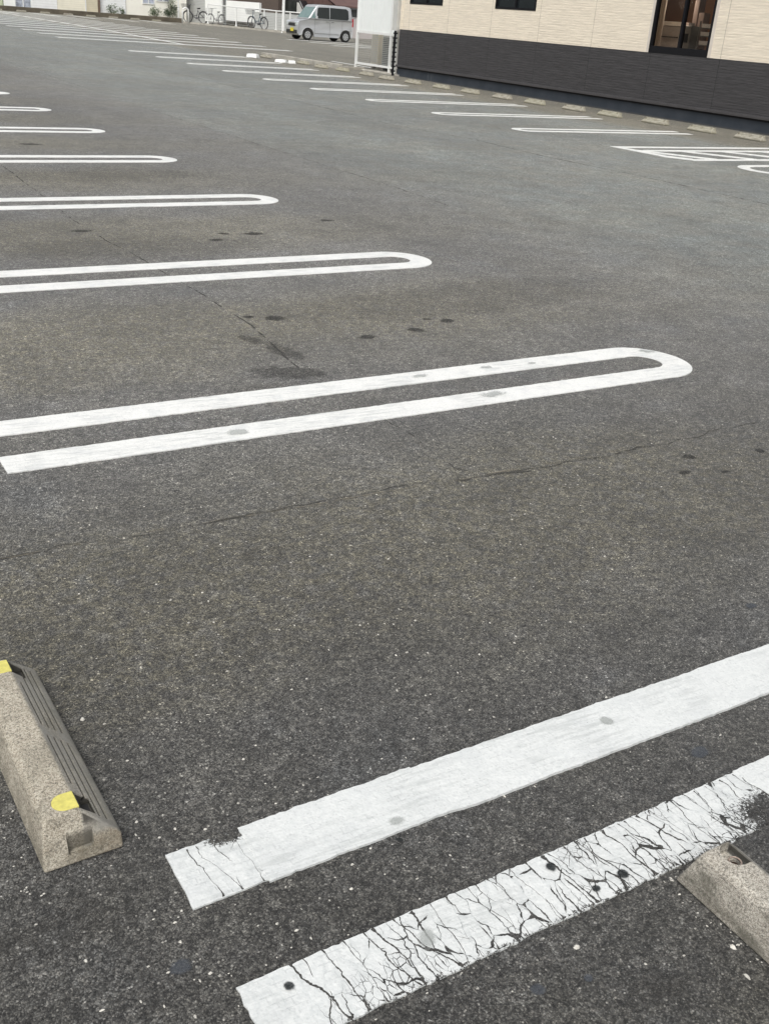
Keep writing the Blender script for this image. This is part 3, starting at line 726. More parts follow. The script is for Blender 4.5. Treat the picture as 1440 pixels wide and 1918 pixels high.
# corner trim and downpipe at the left end
mb = MB(); mb.box(-.012, YE-.10-OY, 1.30, .02, YE+.012-OY, 3.7); part('corner_trim', mb, M['cream'], shop)
mb = MB(); mb.tube([(-.05, YE+.16-OY, 0), (-.05, YE+.16-OY, 1.25)], .035, 10)
for k in range(9): mb.box(-.09, YE+.11-OY, .12+k*.13, -.0, YE+.21-OY, .16+k*.13)
part('black_downpipe', mb, M['black'], shop)
mb = MB(); mb.box(-.09, YE+.05-OY, 1.26, .02, YE+.30-OY, 3.4); part('grey_duct', mb, M['lightgrey'], shop)
# the tall window
def window(y0, y1, z0, z1, mull=True, bottom=.14, fw=.055, tint='glass'):
    mb = MB(); a = -.012
    mb.box(a, y0-OY, z0, .09, y0+fw-OY, z1); mb.box(a, y1-fw-OY, z0, .09, y1-OY, z1)
    mb.box(a+.003, y0+fw-OY, z0, .09, y1-fw-OY, z0+bottom); mb.box(a+.003, y0+fw-OY, z1-fw, .09, y1-fw-OY, z1)
    ym = (y0+y1)/2
    if mull: mb.box(a+.006, ym-.028-OY, z0+bottom, .088, ym+.028-OY, z1-fw)
    f = part('window', mb, M['black'], shop)
    mb = MB(); mb.box(.040, y0+fw-OY, z0+bottom, .046, y1-fw-OY, z1-fw); part('glass_pane', mb, M[tint], f)
    return f
window(16.60, 18.32, 1.30, 3.1)
M['dkglass'] = mat_simple('dark_reflective_glass', (.015, .02, .022), .08, .1, 3, 0, 0, .8)
for h in HO[1:]: window(h[0], h[1], h[2], h[3], True, .05, .05, 'dkglass')
M['trim'] = mat_simple('pale_trim', (.66, .60, .53), .6, .04, 3, .05)
for a, b in ((18.321, 18.40), (16.51, 16.599)): mb = MB(); mb.box(-.006, a-OY, 1.302, .02, b-OY, 3.2); part('window_trim', mb, M['trim'], shop)
# inside, seen through the glass
ct = empty('kitchen_counter', (19.0, 18.5, 1.051)); tag(ct, 'grey counter with a white top inside the window on the left', 'counter')
mb = MB(); mb.box(0, 0, 0, .6, 1.5, .82); part('counter_front', mb, M['greyc'], ct)
mb = MB(); mb.box(-.03, -.03, .823, .63, 1.53, .91); part('counter_top', mb, M['white'], ct)
mb = MB(); mb.tube([(-.05, 0, .59), (-.05, 1.5, .59)], .012, 8); part('rail', mb, M['dark'], ct)
pl = MB(); pl.box(19.1, 18.17, 1.051, 19.3, 18.30, 2.9); o = pl.build('pillar', M['pinkish'], None, bevel=.01); tag(o, 'pinkish square pillar inside the shop, just right of the dark machine', 'pillar')
pl = MB(); pl.box(19.1, 17.98, 1.051, 19.3, 18.13, 2.17); o = pl.build('partition_panel', M['pinkish'], None, bevel=.01); tag(o, 'narrow pinkish panel inside the shop, between the pillar and the tray rack', 'panel')
mc = empty('cooking_machine', (18.75, 17.95, 1.051)); tag(mc, 'dark grey machine standing behind the middle bar of the window', 'machine')
mb = MB(); mb.box(0, 0, 0, .3, .25, .84); part('machine_case', mb, M['shadegrey'], mc, bevel=.02)
mb = MB(); mb.tube([(.12, .12, .842), (.12, .12, .90)], .07, 12); part('lid', mb, M['greyc'], mc)
mb = MB(); mb.box(-.012, .05, .50, -.001, .20, .68); part('control_panel', mb, M['black'], mc)
rk = empty('storage_rack', (18.85, 17.48, 1.051)); tag(rk, 'rack of stacked white trays behind the right pane', 'rack')
mb = MB(); LV = (.10, .28, .46, .64, .80)
for z_ in LV: mb.box(0, 0, z_, .4, .34, z_+.02)
for a in (0, .378):
    for b_ in (0, .318): mb.box(a-.001, b_-.001, 0, a+.023, b_+.023, .95)
part('rack_frame', mb, M['shadegrey'], rk)
for z_ in LV: mb = MB(); mb.prism([(.04, z_+.022), (.36, z_+.022), (.375, z_+.10), (.025, z_+.10)], 'y', .04, .30); part('tray', mb, M['white'], rk)
cu = MB(); cu.prism([(18.60+.02*math.sin(k*1.3), 18.70+.012*k) for k in range(11)]+[(18.63+.02*math.sin(k*1.3), 18.70+.012*k) for k in range(10, -1, -1)], 'z', 1.2, 2.9)
o = cu.build('curtain', mat_simple('tan_curtain', (.30, .26, .21), .8, .1, 3, .05)); tag(o, 'narrow tan curtain gathered at the left side of the window', 'curtain')
lp = empty('ceiling_lamp', (19.6, 18.8, 3.2)); tag(lp, 'small warm lamp glowing inside the shop window', 'lamp')
mb = MB(); mb.tube([(0, 0, 0), (0, 0, -.62)], .008, 6); part('cord', mb, M['dark'], lp)
lm = NT('warm_lamp'); lm.bsdf.inputs['Emission Color'].default_value = (1, .62, .25, 1); lm.bsdf.inputs['Emission Strength'].default_value = 1.5
mb = MB(); mb.tube([(0, 0, -.60), (0, 0, -.66), (0, 0, -.74)], [.03, .07, .10], 14); part('lamp_shade', mb, lm.m, lp)
li = bpy.data.objects.new('lamp_light', bpy.data.lights.new('lamp_light', 'POINT')); SC.collection.objects.link(li); li.data.energy = 50; li.data.color = (1, .90, .80); li.data.shadow_soft_size = .15
li.parent = lp; li.location = (-.5, -.2, -.85)

# ---------------------------------------------------------------- white screen beside the shop
XS = 18.15; scr = empty('white_screen', (XS, 31.57, 0)); tag(scr, 'white translucent panel screen on white posts at the corner of the shop', 'screen')
z0 = .02
for y in (0, -2.07, -2.42):
    mb = MB(); mb.box(-.035, y-.035 if y > -2.2 else y-.03, z0, .035, y+(.035 if y > -2.2 else .03), 2.75 if y == 0 else 2.6); part('post', mb, M['white'], scr)
for y0_, y1_ in ((-2.035, -.035), (-2.39, -2.105)):
    mb = MB()
    mb.box(-.02, y0_, 1.09, .02, y1_, 1.16); part('rail', mb, M['white'], scr)
    mb = MB(); mb.box(-.02, y0_, 2.34, .02, y1_, 2.40); part('rail', mb, M['white'], scr)
    mb = MB(); mb.box(-.022, y0_, .17, .022, y1_, .235); part('rail', mb, M['white'], scr)
    mb = MB(); n = 7 if y0_ == -2.035 else 1
    for k in range(n):
        a = y0_+(y1_-y0_)*k/n; b = y0_+(y1_-y0_)*(k+1)/n
        mb.box(-.012+(k % 2)*.004, a+.002, 1.161, -.004+(k % 2)*.004, b-.002, 2.339)
    part('panel', mb, M['panel'], scr)
    mb = MB(); k = 0; zz = .27
    while zz < 1.07: mb.box(.008, y0_, zz, .011, y1_, zz+.004); zz += .062
    part('wire_grid', mb, M['lightgrey'], scr)
kb = MB(); kb.box(17.95, 28.6, -.05, 18.30, 31.95, .055); o = kb.build('kerb', M['kerb'], None, bevel=.01); tag(o, kind='structure')
kb = MB(); kb.box(17.15, 30.9, -.05, 17.30, 36.6, .14+.02); o = kb.build('kerb', M['kerb'], None, bevel=.015); tag(o, kind='structure')
kb = MB(); kb.box(17.30, 30.9, -.05, 18.1, 31.0, .10); o = kb.build('kerb', M['conc_plain'], None, bevel=.015); tag(o, kind='structure')
ac = empty('outdoor_unit', (19.0, 31.4, .15)); tag(ac, 'cream outdoor cabinet standing behind the white screen', 'cabinet')
mb = MB(); mb.box(0, .25, 0, .35, .70, 1.05); part('case', mb, mat_simple('cream_cabinet_paint', (.62, .58, .48), .5, .03, 3, .02), ac, bevel=.02)
for y_ in (.28, .60): mb = MB(); mb.box(.02, y_, -.15, .33, y_+.07, -.002); part('foot', mb, M['conc_plain'], ac)
mb = MB()
for k in range(14): mb.box(-.01, .29, .1+k*.06, -.001, .66, .125+k*.06)
part('grille', mb, M['lightgrey'], ac)
lv = empty('condenser_unit', (19.0, 30.3, .12)); tag(lv, 'grey slatted condenser unit behind the right posts of the screen', 'air conditioner')
mb = MB(); mb.box(0, 0, 0, .35, 1.1, .95); part('case', mb, M['lightgrey'], lv, bevel=.02)
mb = MB()
for k in range(16): mb.box(-.012, .05, .05+k*.054, -.001, 1.05, .07+k*.054)
part('slats', mb, M['shadegrey'], lv)
for y_ in (.1, .85): mb = MB(); mb.box(.02, y_, -.12, .3, y_+.15, -.002); part('foot', mb, M['dark'], lv)

# white sandbag-like blocks on the ground at the end of the row
def bag(name, loc, rz, s, label, folded=False):
    bm = bmesh.new(); bmesh.ops.create_cube(bm, size=1); bmesh.ops.subdivide_edges(bm, edges=bm.edges, cuts=5, use_grid_fill=True)
    rr = random.Random(int(loc[0]*10))
    for v in bm.verts:
        x, y, z = v.co*2
        k = 1-.16*(abs(x)**3)*(1 if z > 0 else .3)
        v.co = Vector((x*.5*s[0]*(1-.06*z), y*.5*s[1]*(1-.10*z), (z*.5*k+.5)*s[2]+.02*math.sin(x*5+y*3)*s[2]*(z > 0)+rr.gauss(0, .008)))
    me = bpy.data.meshes.new(name); bm.to_mesh(me); bm.free()
    o = bpy.data.objects.new(name, me); SC.collection.objects.link(o); o.location = loc; o.rotation_euler.z = rz; me.materials.append(M['white'])
    for p_ in me.polygons: p_.use_smooth = True
    return tag(o, label, 'bag', 'white bags at the end of the right row')
bag('weight_bag', (15.95, 34.7, zf(34.7)), -.9, (.36, .24, .12), 'plump white bag lying alone at the end of a bay line')
bag('weight_bag', (16.05, 32.75, zf(32.7)), -.8, (.34, .24, .09), 'flatter creased white bag between two wheel stops by the kerb')
bag('weight_bag', (16.28, 32.45, zf(32.5)), -.3, (.22, .20, .09), 'smallest white bag, tucked against the flatter white bag')

# ---------------------------------------------------------------- small van
def mat_carpaint():
    t = NT('silver_car_paint'); p = t.pos(True)
    fl = t.noise(p, 900, 1); c = t.mix(t.ramp(fl, .4, .6), (.54, .55, .555), (.66, .67, .675))
    t.bsdf.inputs['Coat Weight'].default_value = .6; t.bsdf.inputs['Coat Roughness'].default_value = .08
    return t.fin(c, .42, None, .5, .55)
M['car'] = mat_carpaint(); M['tyre'] = mat_simple('tyre_rubber', (.018, .018, .018), .85, .1, 30, .2)
M['carglass'] = mat_simple('tinted_side_glass', (.022, .026, .024), .12, .1, 4, 0, 0, .45)
M['wsglass'] = mat_simple('pale_green_windscreen', (.16, .24, .23), .08, .1, 4, 0, 0, .9)
M['lamp'] = mat_simple('clear_lamp_lens', (.62, .66, .68), .12, .08, 20, 0, .3, .8)
M['red'] = mat_simple('red_lamp_lens', (.42, .02, .03), .2, .1, 20, 0)
M['plate'] = mat_simple('yellow_number_plate', (.75, .62, .05), .5, .03, 10, 0)
M['chrome'] = mat_simple('wheel_silver', (.55, .56, .57), .35, .05, 20, 0, .6)
car = empty('parked_car', (27.9, 55.0, zf(55.5))); tag(car, 'silver boxy small van parked nose out by the white fence', 'car')
# local: x = length (0 front .. 3.4 rear), y = width (0 near side .. 1.48), z up
LW = 1.48
def slab_loft(sections, name, m, parent, bev=0, smooth=True):
    """sections: list of (y, profile [(x,z)...]) with equal counts"""
    mb = MB(); n = len(sections[0][1]); vs = [(x, y, z) for y, pr in sections for x, z in pr]; fs = []
    for i in range(len(sections)-1):
        for k in range(n): fs.append((i*n+k, i*n+(k+1) % n, (i+1)*n+(k+1) % n, (i+1)*n+k))
    fs.append(tuple(range(n))[::-1]); fs.append(tuple((len(sections)-1)*n+k for k in range(n)))
    mb.add(vs, fs); return mb.build(name, m, parent, bevel=bev, seg=3)
def arch(cx, r, n=9): return [(cx+r*math.cos(a), .30+r*math.sin(a)) for a in [math.pi*k/n for k in range(n+1)]]
FX, RX, WR = .62, 3.10-.0, .28
low = [(.02, .30), (0, .55), (.02, .80), (.10, .93), (.55, 1.02), (.72, 1.06), (3.36, 1.06), (3.40, .95), (3.41, .40), (3.38, .24)]
low += [(3.40-.02, .22)]+[(2.98+.36*math.cos(a), .27+.36*math.sin(a)) for a in [math.pi*k/10 for k in range(11)]]
low += [(2.5, .20), (1.0, .20)]+[(.62+.36*math.cos(a), .27+.36*math.sin(a)) for a in [math.pi*k/10 for k in range(11)]]+[(.10, .22)]
def shr(pr, e, zc=.6): return [(x+(e if x < 1.7 else -e)*(1 if (x < .3 or x > 3.2) else 0), z) for x, z in pr]
body = slab_loft([(0.03, shr(low, .05)), (.0, low), (LW, low), (LW-.0+.0, low)][:3] + [(LW+.001, shr(low, .05))], 'body', M['car'], car, .03)
for p_ in body.data.polygons: p_.use_smooth = True
cab = [(.62, 1.055), (1.12, 1.70), (1.22, 1.765), (1.6, 1.80), (2.9, 1.80), (3.20, 1.76), (3.30, 1.68), (3.38, 1.055)]
def cabs(pr, k): return [(x, z) for x, z in pr]
bm_ = MB(); secs = []
lo_, hi_ = [], []
for x, z in cab:
    yi = .012+max(0, z-1.1)*.13
    lo_.append((x, yi, z)); hi_.append((x, LW-yi, z))
n = len(cab); bm_.add(lo_+hi_, [tuple(range(n))[::-1], tuple(range(n, 2*n))]+[(i, (i+1) % n, n+(i+1) % n, n+i) for i in range(n)])
cabo = bm_.build('cabin', M['car'], car, bevel=.05, seg=3)
for p_ in cabo.data.polygons: p_.use_smooth = True
def side_glass(prof, m, off, name='side_window'):
    for s_ in (0, 1):
        mb = MB(); A = []; B = []
        for x, z in prof:
            yi = .012+max(0, z-1.1)*.13
            a, b = yi-off, yi+.02
            if s_: a, b = LW-a, LW-b
            A.append((x, a, z)); B.append((x, b, z))
        n = len(prof); mb.add(A+B, [tuple(range(n)), tuple(range(n, 2*n))[::-1]]+[(i, (i+1) % n, n+(i+1) % n, n+i) for i in range(n)])
        mb.build(name, m, car)
side_glass([(1.14, 1.12), (1.20, 1.60), (1.28, 1.66), (1.92, 1.68), (1.92, 1.12)], M['carglass'], .008)
side_glass([(1.96, 1.12), (1.96, 1.68), (2.98, 1.67), (3.10, 1.58), (3.12, 1.20), (3.06, 1.12)], M['carglass'], .008)
side_glass([(.80, 1.12), (1.02, 1.48), (1.05, 1.12)], M['wsglass'], .006, 'quarter_window')
mb = MB()
d = Vector((.50, 0, .645)).normalized(); nn = Vector((-d.z, 0, d.x)); a = Vector((.62, 0, 1.055))+d*.07+nn*.006; b = Vector((.62, 0, 1.055))+d*.76+nn*.006
mb.add([(a.x, .08, a.z), (a.x, LW-.08, a.z), (b.x, LW-.14, b.z), (b.x, .14, b.z), (a.x+.03, .08, a.z-.02), (a.x+.03, LW-.08, a.z-.02), (b.x+.03, LW-.14, b.z-.02), (b.x+.03, .14, b.z-.02)],
       [(0,1,2,3), (4,7,6,5), (0,4,5,1), (1,5,6,2), (2,6,7,3), (3,7,4,0)])
mb.build('windscreen', M['wsglass'], car)
mb = MB(); mb.box(3.375, .15, 1.15, 3.39, LW-.15, 1.6); mb.build('rear_window', M['carglass'], car)
for cx in (.62, 2.98):
    for y0_, y1_ in ((.015, .17), (LW-.17, LW-.015)):
        w = MB(); w.tube([(cx, y0_, .28), (cx, y0_+.02, .28), (cx, y1_-.02, .28), (cx, y1_, .28)], [.25, .28, .28, .25], 28)
        wo = w.build('wheel', M['tyre'], car, smooth=False)
        yo = y0_-.004 if y0_ < .5 else y1_+.004
        h = MB(); h.tube([(cx, yo, .28), (cx, yo+(.02 if y0_ < .5 else -.02), .28)], [.175, .185], 24)
        ri = h.build('rim', M['chrome'], wo)
        for k in range(6):
            s5 = MB(); a = k*math.pi/3; s5.tube([(cx+.07*math.cos(a+.5), yo-(.003 if y0_ < .5 else -.003), .28+.07*math.sin(a+.5)), (cx+.15*math.cos(a+.5), yo-(.003 if y0_ < .5 else -.003), .28+.15*math.sin(a+.5))], .018, 6); s5.build('rim_slot', M['shadegrey'], wo)
for y0_ in (.06, LW-.34):
    mb = MB(); mb.prism([(-.012, .70), (-.012, .86), (.10, .93), (.12, .70)], 'y', y0_, y0_+.28); mb.build('headlight', M['lamp'], car, bevel=.012)
mb = MB(); mb.prism([(-.02, .66), (-.02, .80), (.05, .80), (.05, .66)], 'y', .36, LW-.36); mb.build('grille', M['dark'], car, bevel=.01)
mb = MB(); mb.box(-.022, .40, .815, .03, LW-.40, .86); mb.build('grille_bar', M['chrome'], car, bevel=.008)
mb = MB(); mb.box(-.022, .12, .30, .06, LW-.12, .48); mb.build('lower_grille', M['dark'], car, bevel=.015)
mb = MB(); mb.box(-.04, .48, .40, -.023, .82, .57); mb.build('number_plate', M['plate'], car)
for y0_ in (-.004, LW-.06):
    mb = MB(); mb.box(3.36, y0_, .80, 3.425, y0_+.065, 1.22); mb.build('tail_light', M['red'], car, bevel=.01)
mb = MB(); mb.prism([(1.02, 1.08), (1.14, 1.08), (1.12, 1.24), (1.04, 1.22)], 'y', -.15, -.02); mb.build('door_mirror', M['car'], car, bevel=.02)
mb = MB(); mb.prism([(1.02, 1.08), (1.14, 1.08), (1.12, 1.24), (1.04, 1.22)], 'y', LW+.02, LW+.15); mb.build('door_mirror', M['car'], car, bevel=.02)
for x0_ in (1.70, 2.02): mb = MB(); mb.box(x0_, -.028, .955, x0_+.18, -.006, .985); mb.build('door_handle', M['shadegrey'], car, bevel=.006)
for pts in ([(1.02, .30), (1.02, 1.05)], [(1.95, .26), (1.95, 1.05)], [(2.62, .60), (3.38, .60)], [(2.72, .66), (2.72, 1.05)]):
    mb = MB(); mb.tube([(pts[0][0], -.002, pts[0][1]), (pts[1][0], -.002, pts[1][1])], .005, 6); mb.build('panel_gap', M['shadegrey'], car)
mb = MB(); mb.tube([(1.05, -.002, .40), (2.55, -.002, .40)], .018, 8); mb.build('side_moulding', M['chrome'], car)

# ---------------------------------------------------------------- far kerb wall, fence, pole
YK = 77.75
M['soil'] = mat_simple('mossy_block_retaining_wall', (.11, .095, .07), .95, .35, 1.2, .5)
kb = MB(); kb.box(5, YK, .1, 30.2, YK+.35, .52); o = kb.build('low_retaining_wall', M['soil'], None, bevel=.02); tag(o, 'dark low block wall along the foot of the far houses', 'wall')
K1, K2 = Vector((30.25, 78.1)), Vector((34.9, 63.4))
dF = (K2-K1).normalized(); nF = Vector((dF.y, -dF.x))*-1     # away from the lot
def along(k, w, z0, z1, name, m, a=0, b=None):
    b = (K2-K1).length if b is None else b
    P = [K1+dF*a+nF*k, K1+dF*b+nF*k, K1+dF*b+nF*(k+w), K1+dF*a+nF*(k+w)]
    mb = MB(); mb.add([(q.x, q.y, z0) for q in P]+[(q.x, q.y, z1) for q in P], [(0,3,2,1), (4,5,6,7), (0,1,5,4), (1,2,6,5), (2,3,7,6), (3,0,4,7)])
    return mb.build(name, m)
tag(along(-.15, .35, .1, .335, 'kerb', M['kerb']), kind='structure')
tag(along(.205, 1.2, .1, .30, 'planting_strip', mat_simple('dark_soil', (.06, .05, .035), .95, .4, 3, .5)), kind='structure')
fence = empty('mesh_fence', (K1.x, K1.y, .34)); tag(fence, 'white mesh fence with slim white posts behind the silver van and bicycles', 'fence')
pts_f = [(31.18, 75.48), (32.08, 72.62), (32.93, 69.93), (33.28, 68.82), (33.68, 67.55), (34.1, 66.2), (34.6, 64.6)]
hts = [1.6, 1.55, 1.55, 1.52, 1.52, 1.52, 1.52]
for (x, y), h in zip(pts_f, hts):
    mb = MB(); mb.tube([(x-K1.x, y-K1.y, 0), (x-K1.x, y-K1.y, h-.34)], .042, 10); mb.tube([(x-K1.x, y-K1.y, -.002), (x-K1.x, y-K1.y, .05)], .085, 10); mb.build('post', M['white'], fence)
mb = MB()
for (a, b), h in zip(zip(pts_f, pts_f[1:]), zip(hts, hts[1:])):
    mb.tube([(a[0]-K1.x, a[1]-K1.y, h[0]-.37), (b[0]-K1.x, b[1]-K1.y, h[1]-.37)], .036, 8)
mb.build('top_rail', M['white'], fence)
M['wire'] = mat_simple('pale_wire', (.66, .68, .66), .5, .05, 3, 0)
mb = MB()
for (a, b) in zip(pts_f, pts_f[1:]):
    for k in range(7): mb.tube([(a[0]-K1.x, a[1]-K1.y, .10+k*.15), (b[0]-K1.x, b[1]-K1.y, .10+k*.15)], .005, 4, caps=False)
    L = (Vector(b)-Vector(a)).length
    for k in range(1, int(L/.12)):
        q = Vector(a)+(Vector(b)-Vector(a))*k*.12/L; mb.tube([(q.x-K1.x, q.y-K1.y, .03), (q.x-K1.x, q.y-K1.y, 1.15)], .004, 4, caps=False)
mb.build('wire_mesh', M['wire'], fence)
mb = MB(); mb.tube([(33.40, 68.0, .20), (33.40, 68.0, 5.5)], .095, 14); mb.tube([(33.40, 68.0, .19), (33.40, 68.0, .30)], .13, 14); o = mb.build('white_pole', M['white'], smooth=False); tag(o, 'thick white pole rising beside the front of the silver van', 'pole')
mb = MB(); mb.tube([(30.2, 78.56, .34), (30.2, 78.56, 2.6)], .05, 10); mb.tube([(30.2, 78.56, .30), (30.2, 78.56, .42)], .11, 10); mb.tube([(30.2, 78.56, 1.0), (30.2, 78.56, 1.06)], .09, 10); o = mb.build('gate_post', M['white']); tag(o, 'white post at the fence corner beside the green shrubs', 'post')
# arched bollard
mb = MB(); arc = [(30.30, 77.5, .2)]+[(30.52+.22*math.cos(math.pi-a)*1, 77.5-.0, 1.0+.22*math.sin(a)) for a in [math.pi*k/12 for k in range(13)]]+[(30.74, 77.5, .2)]
mb.tube(arc, .055, 10); o = mb.build('arched_bollard', M['white'], smooth=True); tag(o, 'white arched bollard in front of the dark bicycle', 'bollard')
o.location = (-.42, -.55, 0)

# ---------------------------------------------------------------- bicycles
def make_bike(frame_m, basket_m, label, loc, rz, lean=.06, s=1.0):
    root = empty('bicycle', loc); root.rotation_euler = (lean, 0, rz); root.scale = (s, s, s); tag(root, label, 'bicycle')
    R_ = .33
    for cx in (0, 1.10):
        mb = MB(); mb.tube([(cx+R_*math.cos(a), 0, R_+R_*math.sin(a)*.97) for a in [2*math.pi*k/28 for k in range(28)]], .022, 6, True); w = mb.build('wheel', M['tyre'], root, smooth=True)
        mb = MB(); mb.tube([(cx+(R_-.03)*math.cos(a), 0, R_+(R_-.03)*math.sin(a)) for a in [2*math.pi*k/28 for k in range(28)]], .010, 5, True)
        for k in range(14):
            a = 2*math.pi*k/14; mb.tube([(cx, (-1)**k*.03, R_), (cx+(R_-.03)*math.cos(a), 0, R_+(R_-.03)*math.sin(a))], .0022, 3, caps=False)
        mb.tube([(cx, -.05, R_), (cx, .05, R_)], .025, 8)
        mb.build('spokes', M['rim2'], w)
        mb = MB(); mb.tube([(cx+(R_+.035)*math.cos(a), 0, R_+(R_+.035)*math.sin(a)) for a in [math.radians(q) for q in range(20, 190, 12)]], .016, 5); mb.build('mudguard', M['rim2'], w, smooth=True)
    mb = MB()
    for p in ([(0, 0, R_), (.13, 0, .72), (.17, 0, .95)], [(.14, 0, .70), (.36, 0, .34), (.60, 0, .28)], [(.60, 0, .28), (.75, 0, .80)], [(.14, 0, .62), (.40, 0, .40), (.68, 0, .45)],
              [(.60, 0, .28), (1.10, .0, R_)], [(.72, 0, .68), (1.10, 0, R_)]): mb.tube(p, .018, 7)
    mb.build('frame', frame_m, root, smooth=True)
    mb = MB(); mb.tube([(.35, -.27, 1.03), (.22, -.22, 1.04), (.17, -.05, 1.0), (.17, .05, 1.0), (.22, .22, 1.04), (.35, .27, 1.03)], .013, 7); mb.build('handlebar', M['rim2'], root, smooth=True)
    mb = MB(); mb.add([(.62, 0, .84), (.72, -.05, .85), (.86, -.09, .86), (.92, 0, .87), (.86, .09, .86), (.72, .05, .85), (.72, 0, .78), (.88, 0, .78)],
                      [(0,1,2,3,4,5), (0,6,1), (0,5,6), (1,6,7,2), (5,4,7,6), (2,7,3), (4,3,7)]); mb.build('saddle', M['dark'], root, bevel=.01)
    mb = MB()
    bx = [(-.30, -.15, .78), (.08, -.15, .78), (.08, .15, .78), (-.30, .15, .78)]; tx = [(-.36, -.20, 1.02), (.12, -.20, 1.02), (.12, .20, 1.02), (-.36, .20, 1.02)]
    for k in range(5):
        f_ = k/4; ring = [tuple(a_+(b_-a_)*f_ for a_, b_ in zip(p0, p1)) for p0, p1 in zip(bx, tx)]
        mb.tube(ring+[ring[0]], .006, 4)
    for e in range(4):
        for k in range(6):
            f_ = k/6; a_ = tuple(u+(v-u)*f_ for u, v in zip(bx[e], bx[(e+1) % 4])); b_ = tuple(u+(v-u)*f_ for u, v in zip(tx[e], tx[(e+1) % 4])); mb.tube([a_, b_], .004, 4)
    mb.build('basket', basket_m, root)
    mb = MB(); mb.tube([(.60, -.06, .28), (.60, .06, .28)], .07, 14); mb.tube([(.60, .07, .28), (.72, .09, .16)], .012, 6); mb.tube([(.60, -.07, .28), (.48, -.09, .40)], .012, 6); mb.box(.68, .08, .14, .76, .16, .16); mb.box(.44, -.16, .40, .52, -.08, .42)
    mb.build('crank', M['rim2'], root)
    mb = MB(); mb.box(.86, -.07, .70, 1.30, .07, .715); mb.tube([(1.12, -.05, .70), (1.10, -.05, .36)], .008, 5); mb.tube([(1.12, .05, .70), (1.10, .05, .36)], .008, 5); mb.build('rear_rack', M['rim2'], root)
    return root
M['rim2'] = mat_simple('dull_chrome', (.22, .22, .23), .4, .1, 20, 0, .5)
M['blueframe'] = mat_simple('teal_blue_frame', (.03, .07, .11), .4, .05, 10, 0)
M['blackframe'] = mat_simple('black_bike_frame', (.02, .02, .022), .4, .05, 10, 0)
aF = math.atan2(dF.y, dF.x)
make_bike(M['blueframe'], M['shadegrey'], 'blue city bicycle with front basket leaning by the white mesh fence', (32.45, 70.85, .30), aF, .05, 1.12)
make_bike(M['blackframe'], M['dark'], 'black bicycle behind the white arched bollard', (30.55, 77.6, .30), aF+.35, .05, 1.15)
make_bike(M['rim2'], M['lightgrey'], 'grey bicycle half hidden behind the fence next to the pale wall', (31.75, 76.3, .30), aF+.1, .05, 1.0)

# ---------------------------------------------------------------- houses and walls beyond the lot
def mat_boards(name, col, pitch, vert=False, var=.08):
    t = NT(name); p = t.pos(); x, y, z = t.sep(p)
    ax = x if vert else z
    r = t.math('PINGPONG', ax, pitch/2); ln = t.ramp(r, 0, pitch*.09, 1, 0)
    c = t.mix(t.ramp(t.noise(p, 1.5, 4), .3, .7), tuple(q*(1-var) for q in col), tuple(min(1, q*(1+var*.5)) for q in col))
    c = t.mix(t.math('MULTIPLY', ln, .4), c, tuple(q*.45 for q in col))
    return t.fin(c, .7, t.bump(ln, -.5, .01), .3)
M['clap_white'] = mat_boards('white_clapboard', (.88, .89, .88), .16)
M['clap_cream'] = mat_boards('cream_boards', (.86, .82, .68), .13)
M['clap_beige'] = mat_boards('beige_boards', (.68, .62, .47), .12)
M['stucco'] = mat_simple('cream_stucco', (.91, .89, .80), .9, .04, 1, .2)
M['stucco2'] = mat_simple('white_stucco', (.90, .91, .88), .9, .03, 1, .2)
M['greenw'] = mat_simple('pale_green_wall', (.55, .60, .42), .9, .06, 1, .2)
M['curtain'] = mat_simple('curtained_glass', (.36, .39, .45), .15, .45, 3, 0)
M['roofred'] = mat_simple('brown_roof_sheet', (.13, .075, .065), .6, .15, 2, .2)
def house(x0, x1, y0, y1, z0, h, m, label, wins=(), roof=M['roofing'], name='house', face='y', cat='house', eave=.3):
    o = empty(name, (x0, y0, z0)); tag(o, label, cat)
    L, D = x1-x0, y1-y0
    mb = MB(); mb.box(0, 0, 0, L, D, h); part('wall', mb, m, o)
    mb = MB()
    if L >= D: mb.prism([(-eave, h+.002), (D+eave, h+.002), (D/2, h+D*.28)], 'x', -eave, L+eave)
    else: mb.prism([(-eave, h+.002), (L+eave, h+.002), (L/2, h+L*.28)], 'y', -eave, D+eave)
    part('roof', mb, roof, o)
    for (a, b, c, d, mm) in wins:
        f = MB(); q = .06
        if face == 'y':
            f.box(a-q, -.05, c-q, b+q, -.001, c); f.box(a-q, -.05, d, b+q, -.001, d+q); f.box(a-q, -.05, c, a, -.001, d); f.box(b, -.05, c, b+q, -.001, d); f.box((a+b)/2-.03, -.045, c, (a+b)/2+.03, -.001, d)
        fo = part('window', f, M['white'], o)
        g_ = MB(); g_.box(a, -.025, c, b, -.004, d); part('glass_pane', g_, mm, fo)
    return o
ZB = .40
house(8.5, 18.15, 79.6, 88, ZB-.2, 5.5, M['greenw'], 'pale green house at the extreme upper left behind the low wall')
house(18.22, 21.2, 79.5, 88, ZB-.2, 5.5, M['stucco2'], 'white house with curtained tall windows at the upper left', [(.75, 1.75, .30, 2.3, M['curtain']), (.2, .5, 3.2, 4.2, M['curtain'])])
house(20.2+1.02, 24.66, 80.2, 88.5, ZB-.2, 5.8, M['stucco'], 'cream house behind the white and beige board walls', [(.4, 1.3, 3.0, 4.2, M['curtain']), (2.1, 3.0, 3.0, 4.2, M['curtain'])])
def garden_wall(x0, x1, y, h, m, label, name='garden_wall'):
    mb = MB(); mb.box(x0, y, ZB-.25, x1, y+.12, h); o = mb.build(name, m, bevel=.01); return tag(o, label, 'wall')
garden_wall(20.02, 21.72, 79.3, 2.9, M['clap_white'], 'white board wall right of the curtained windows')
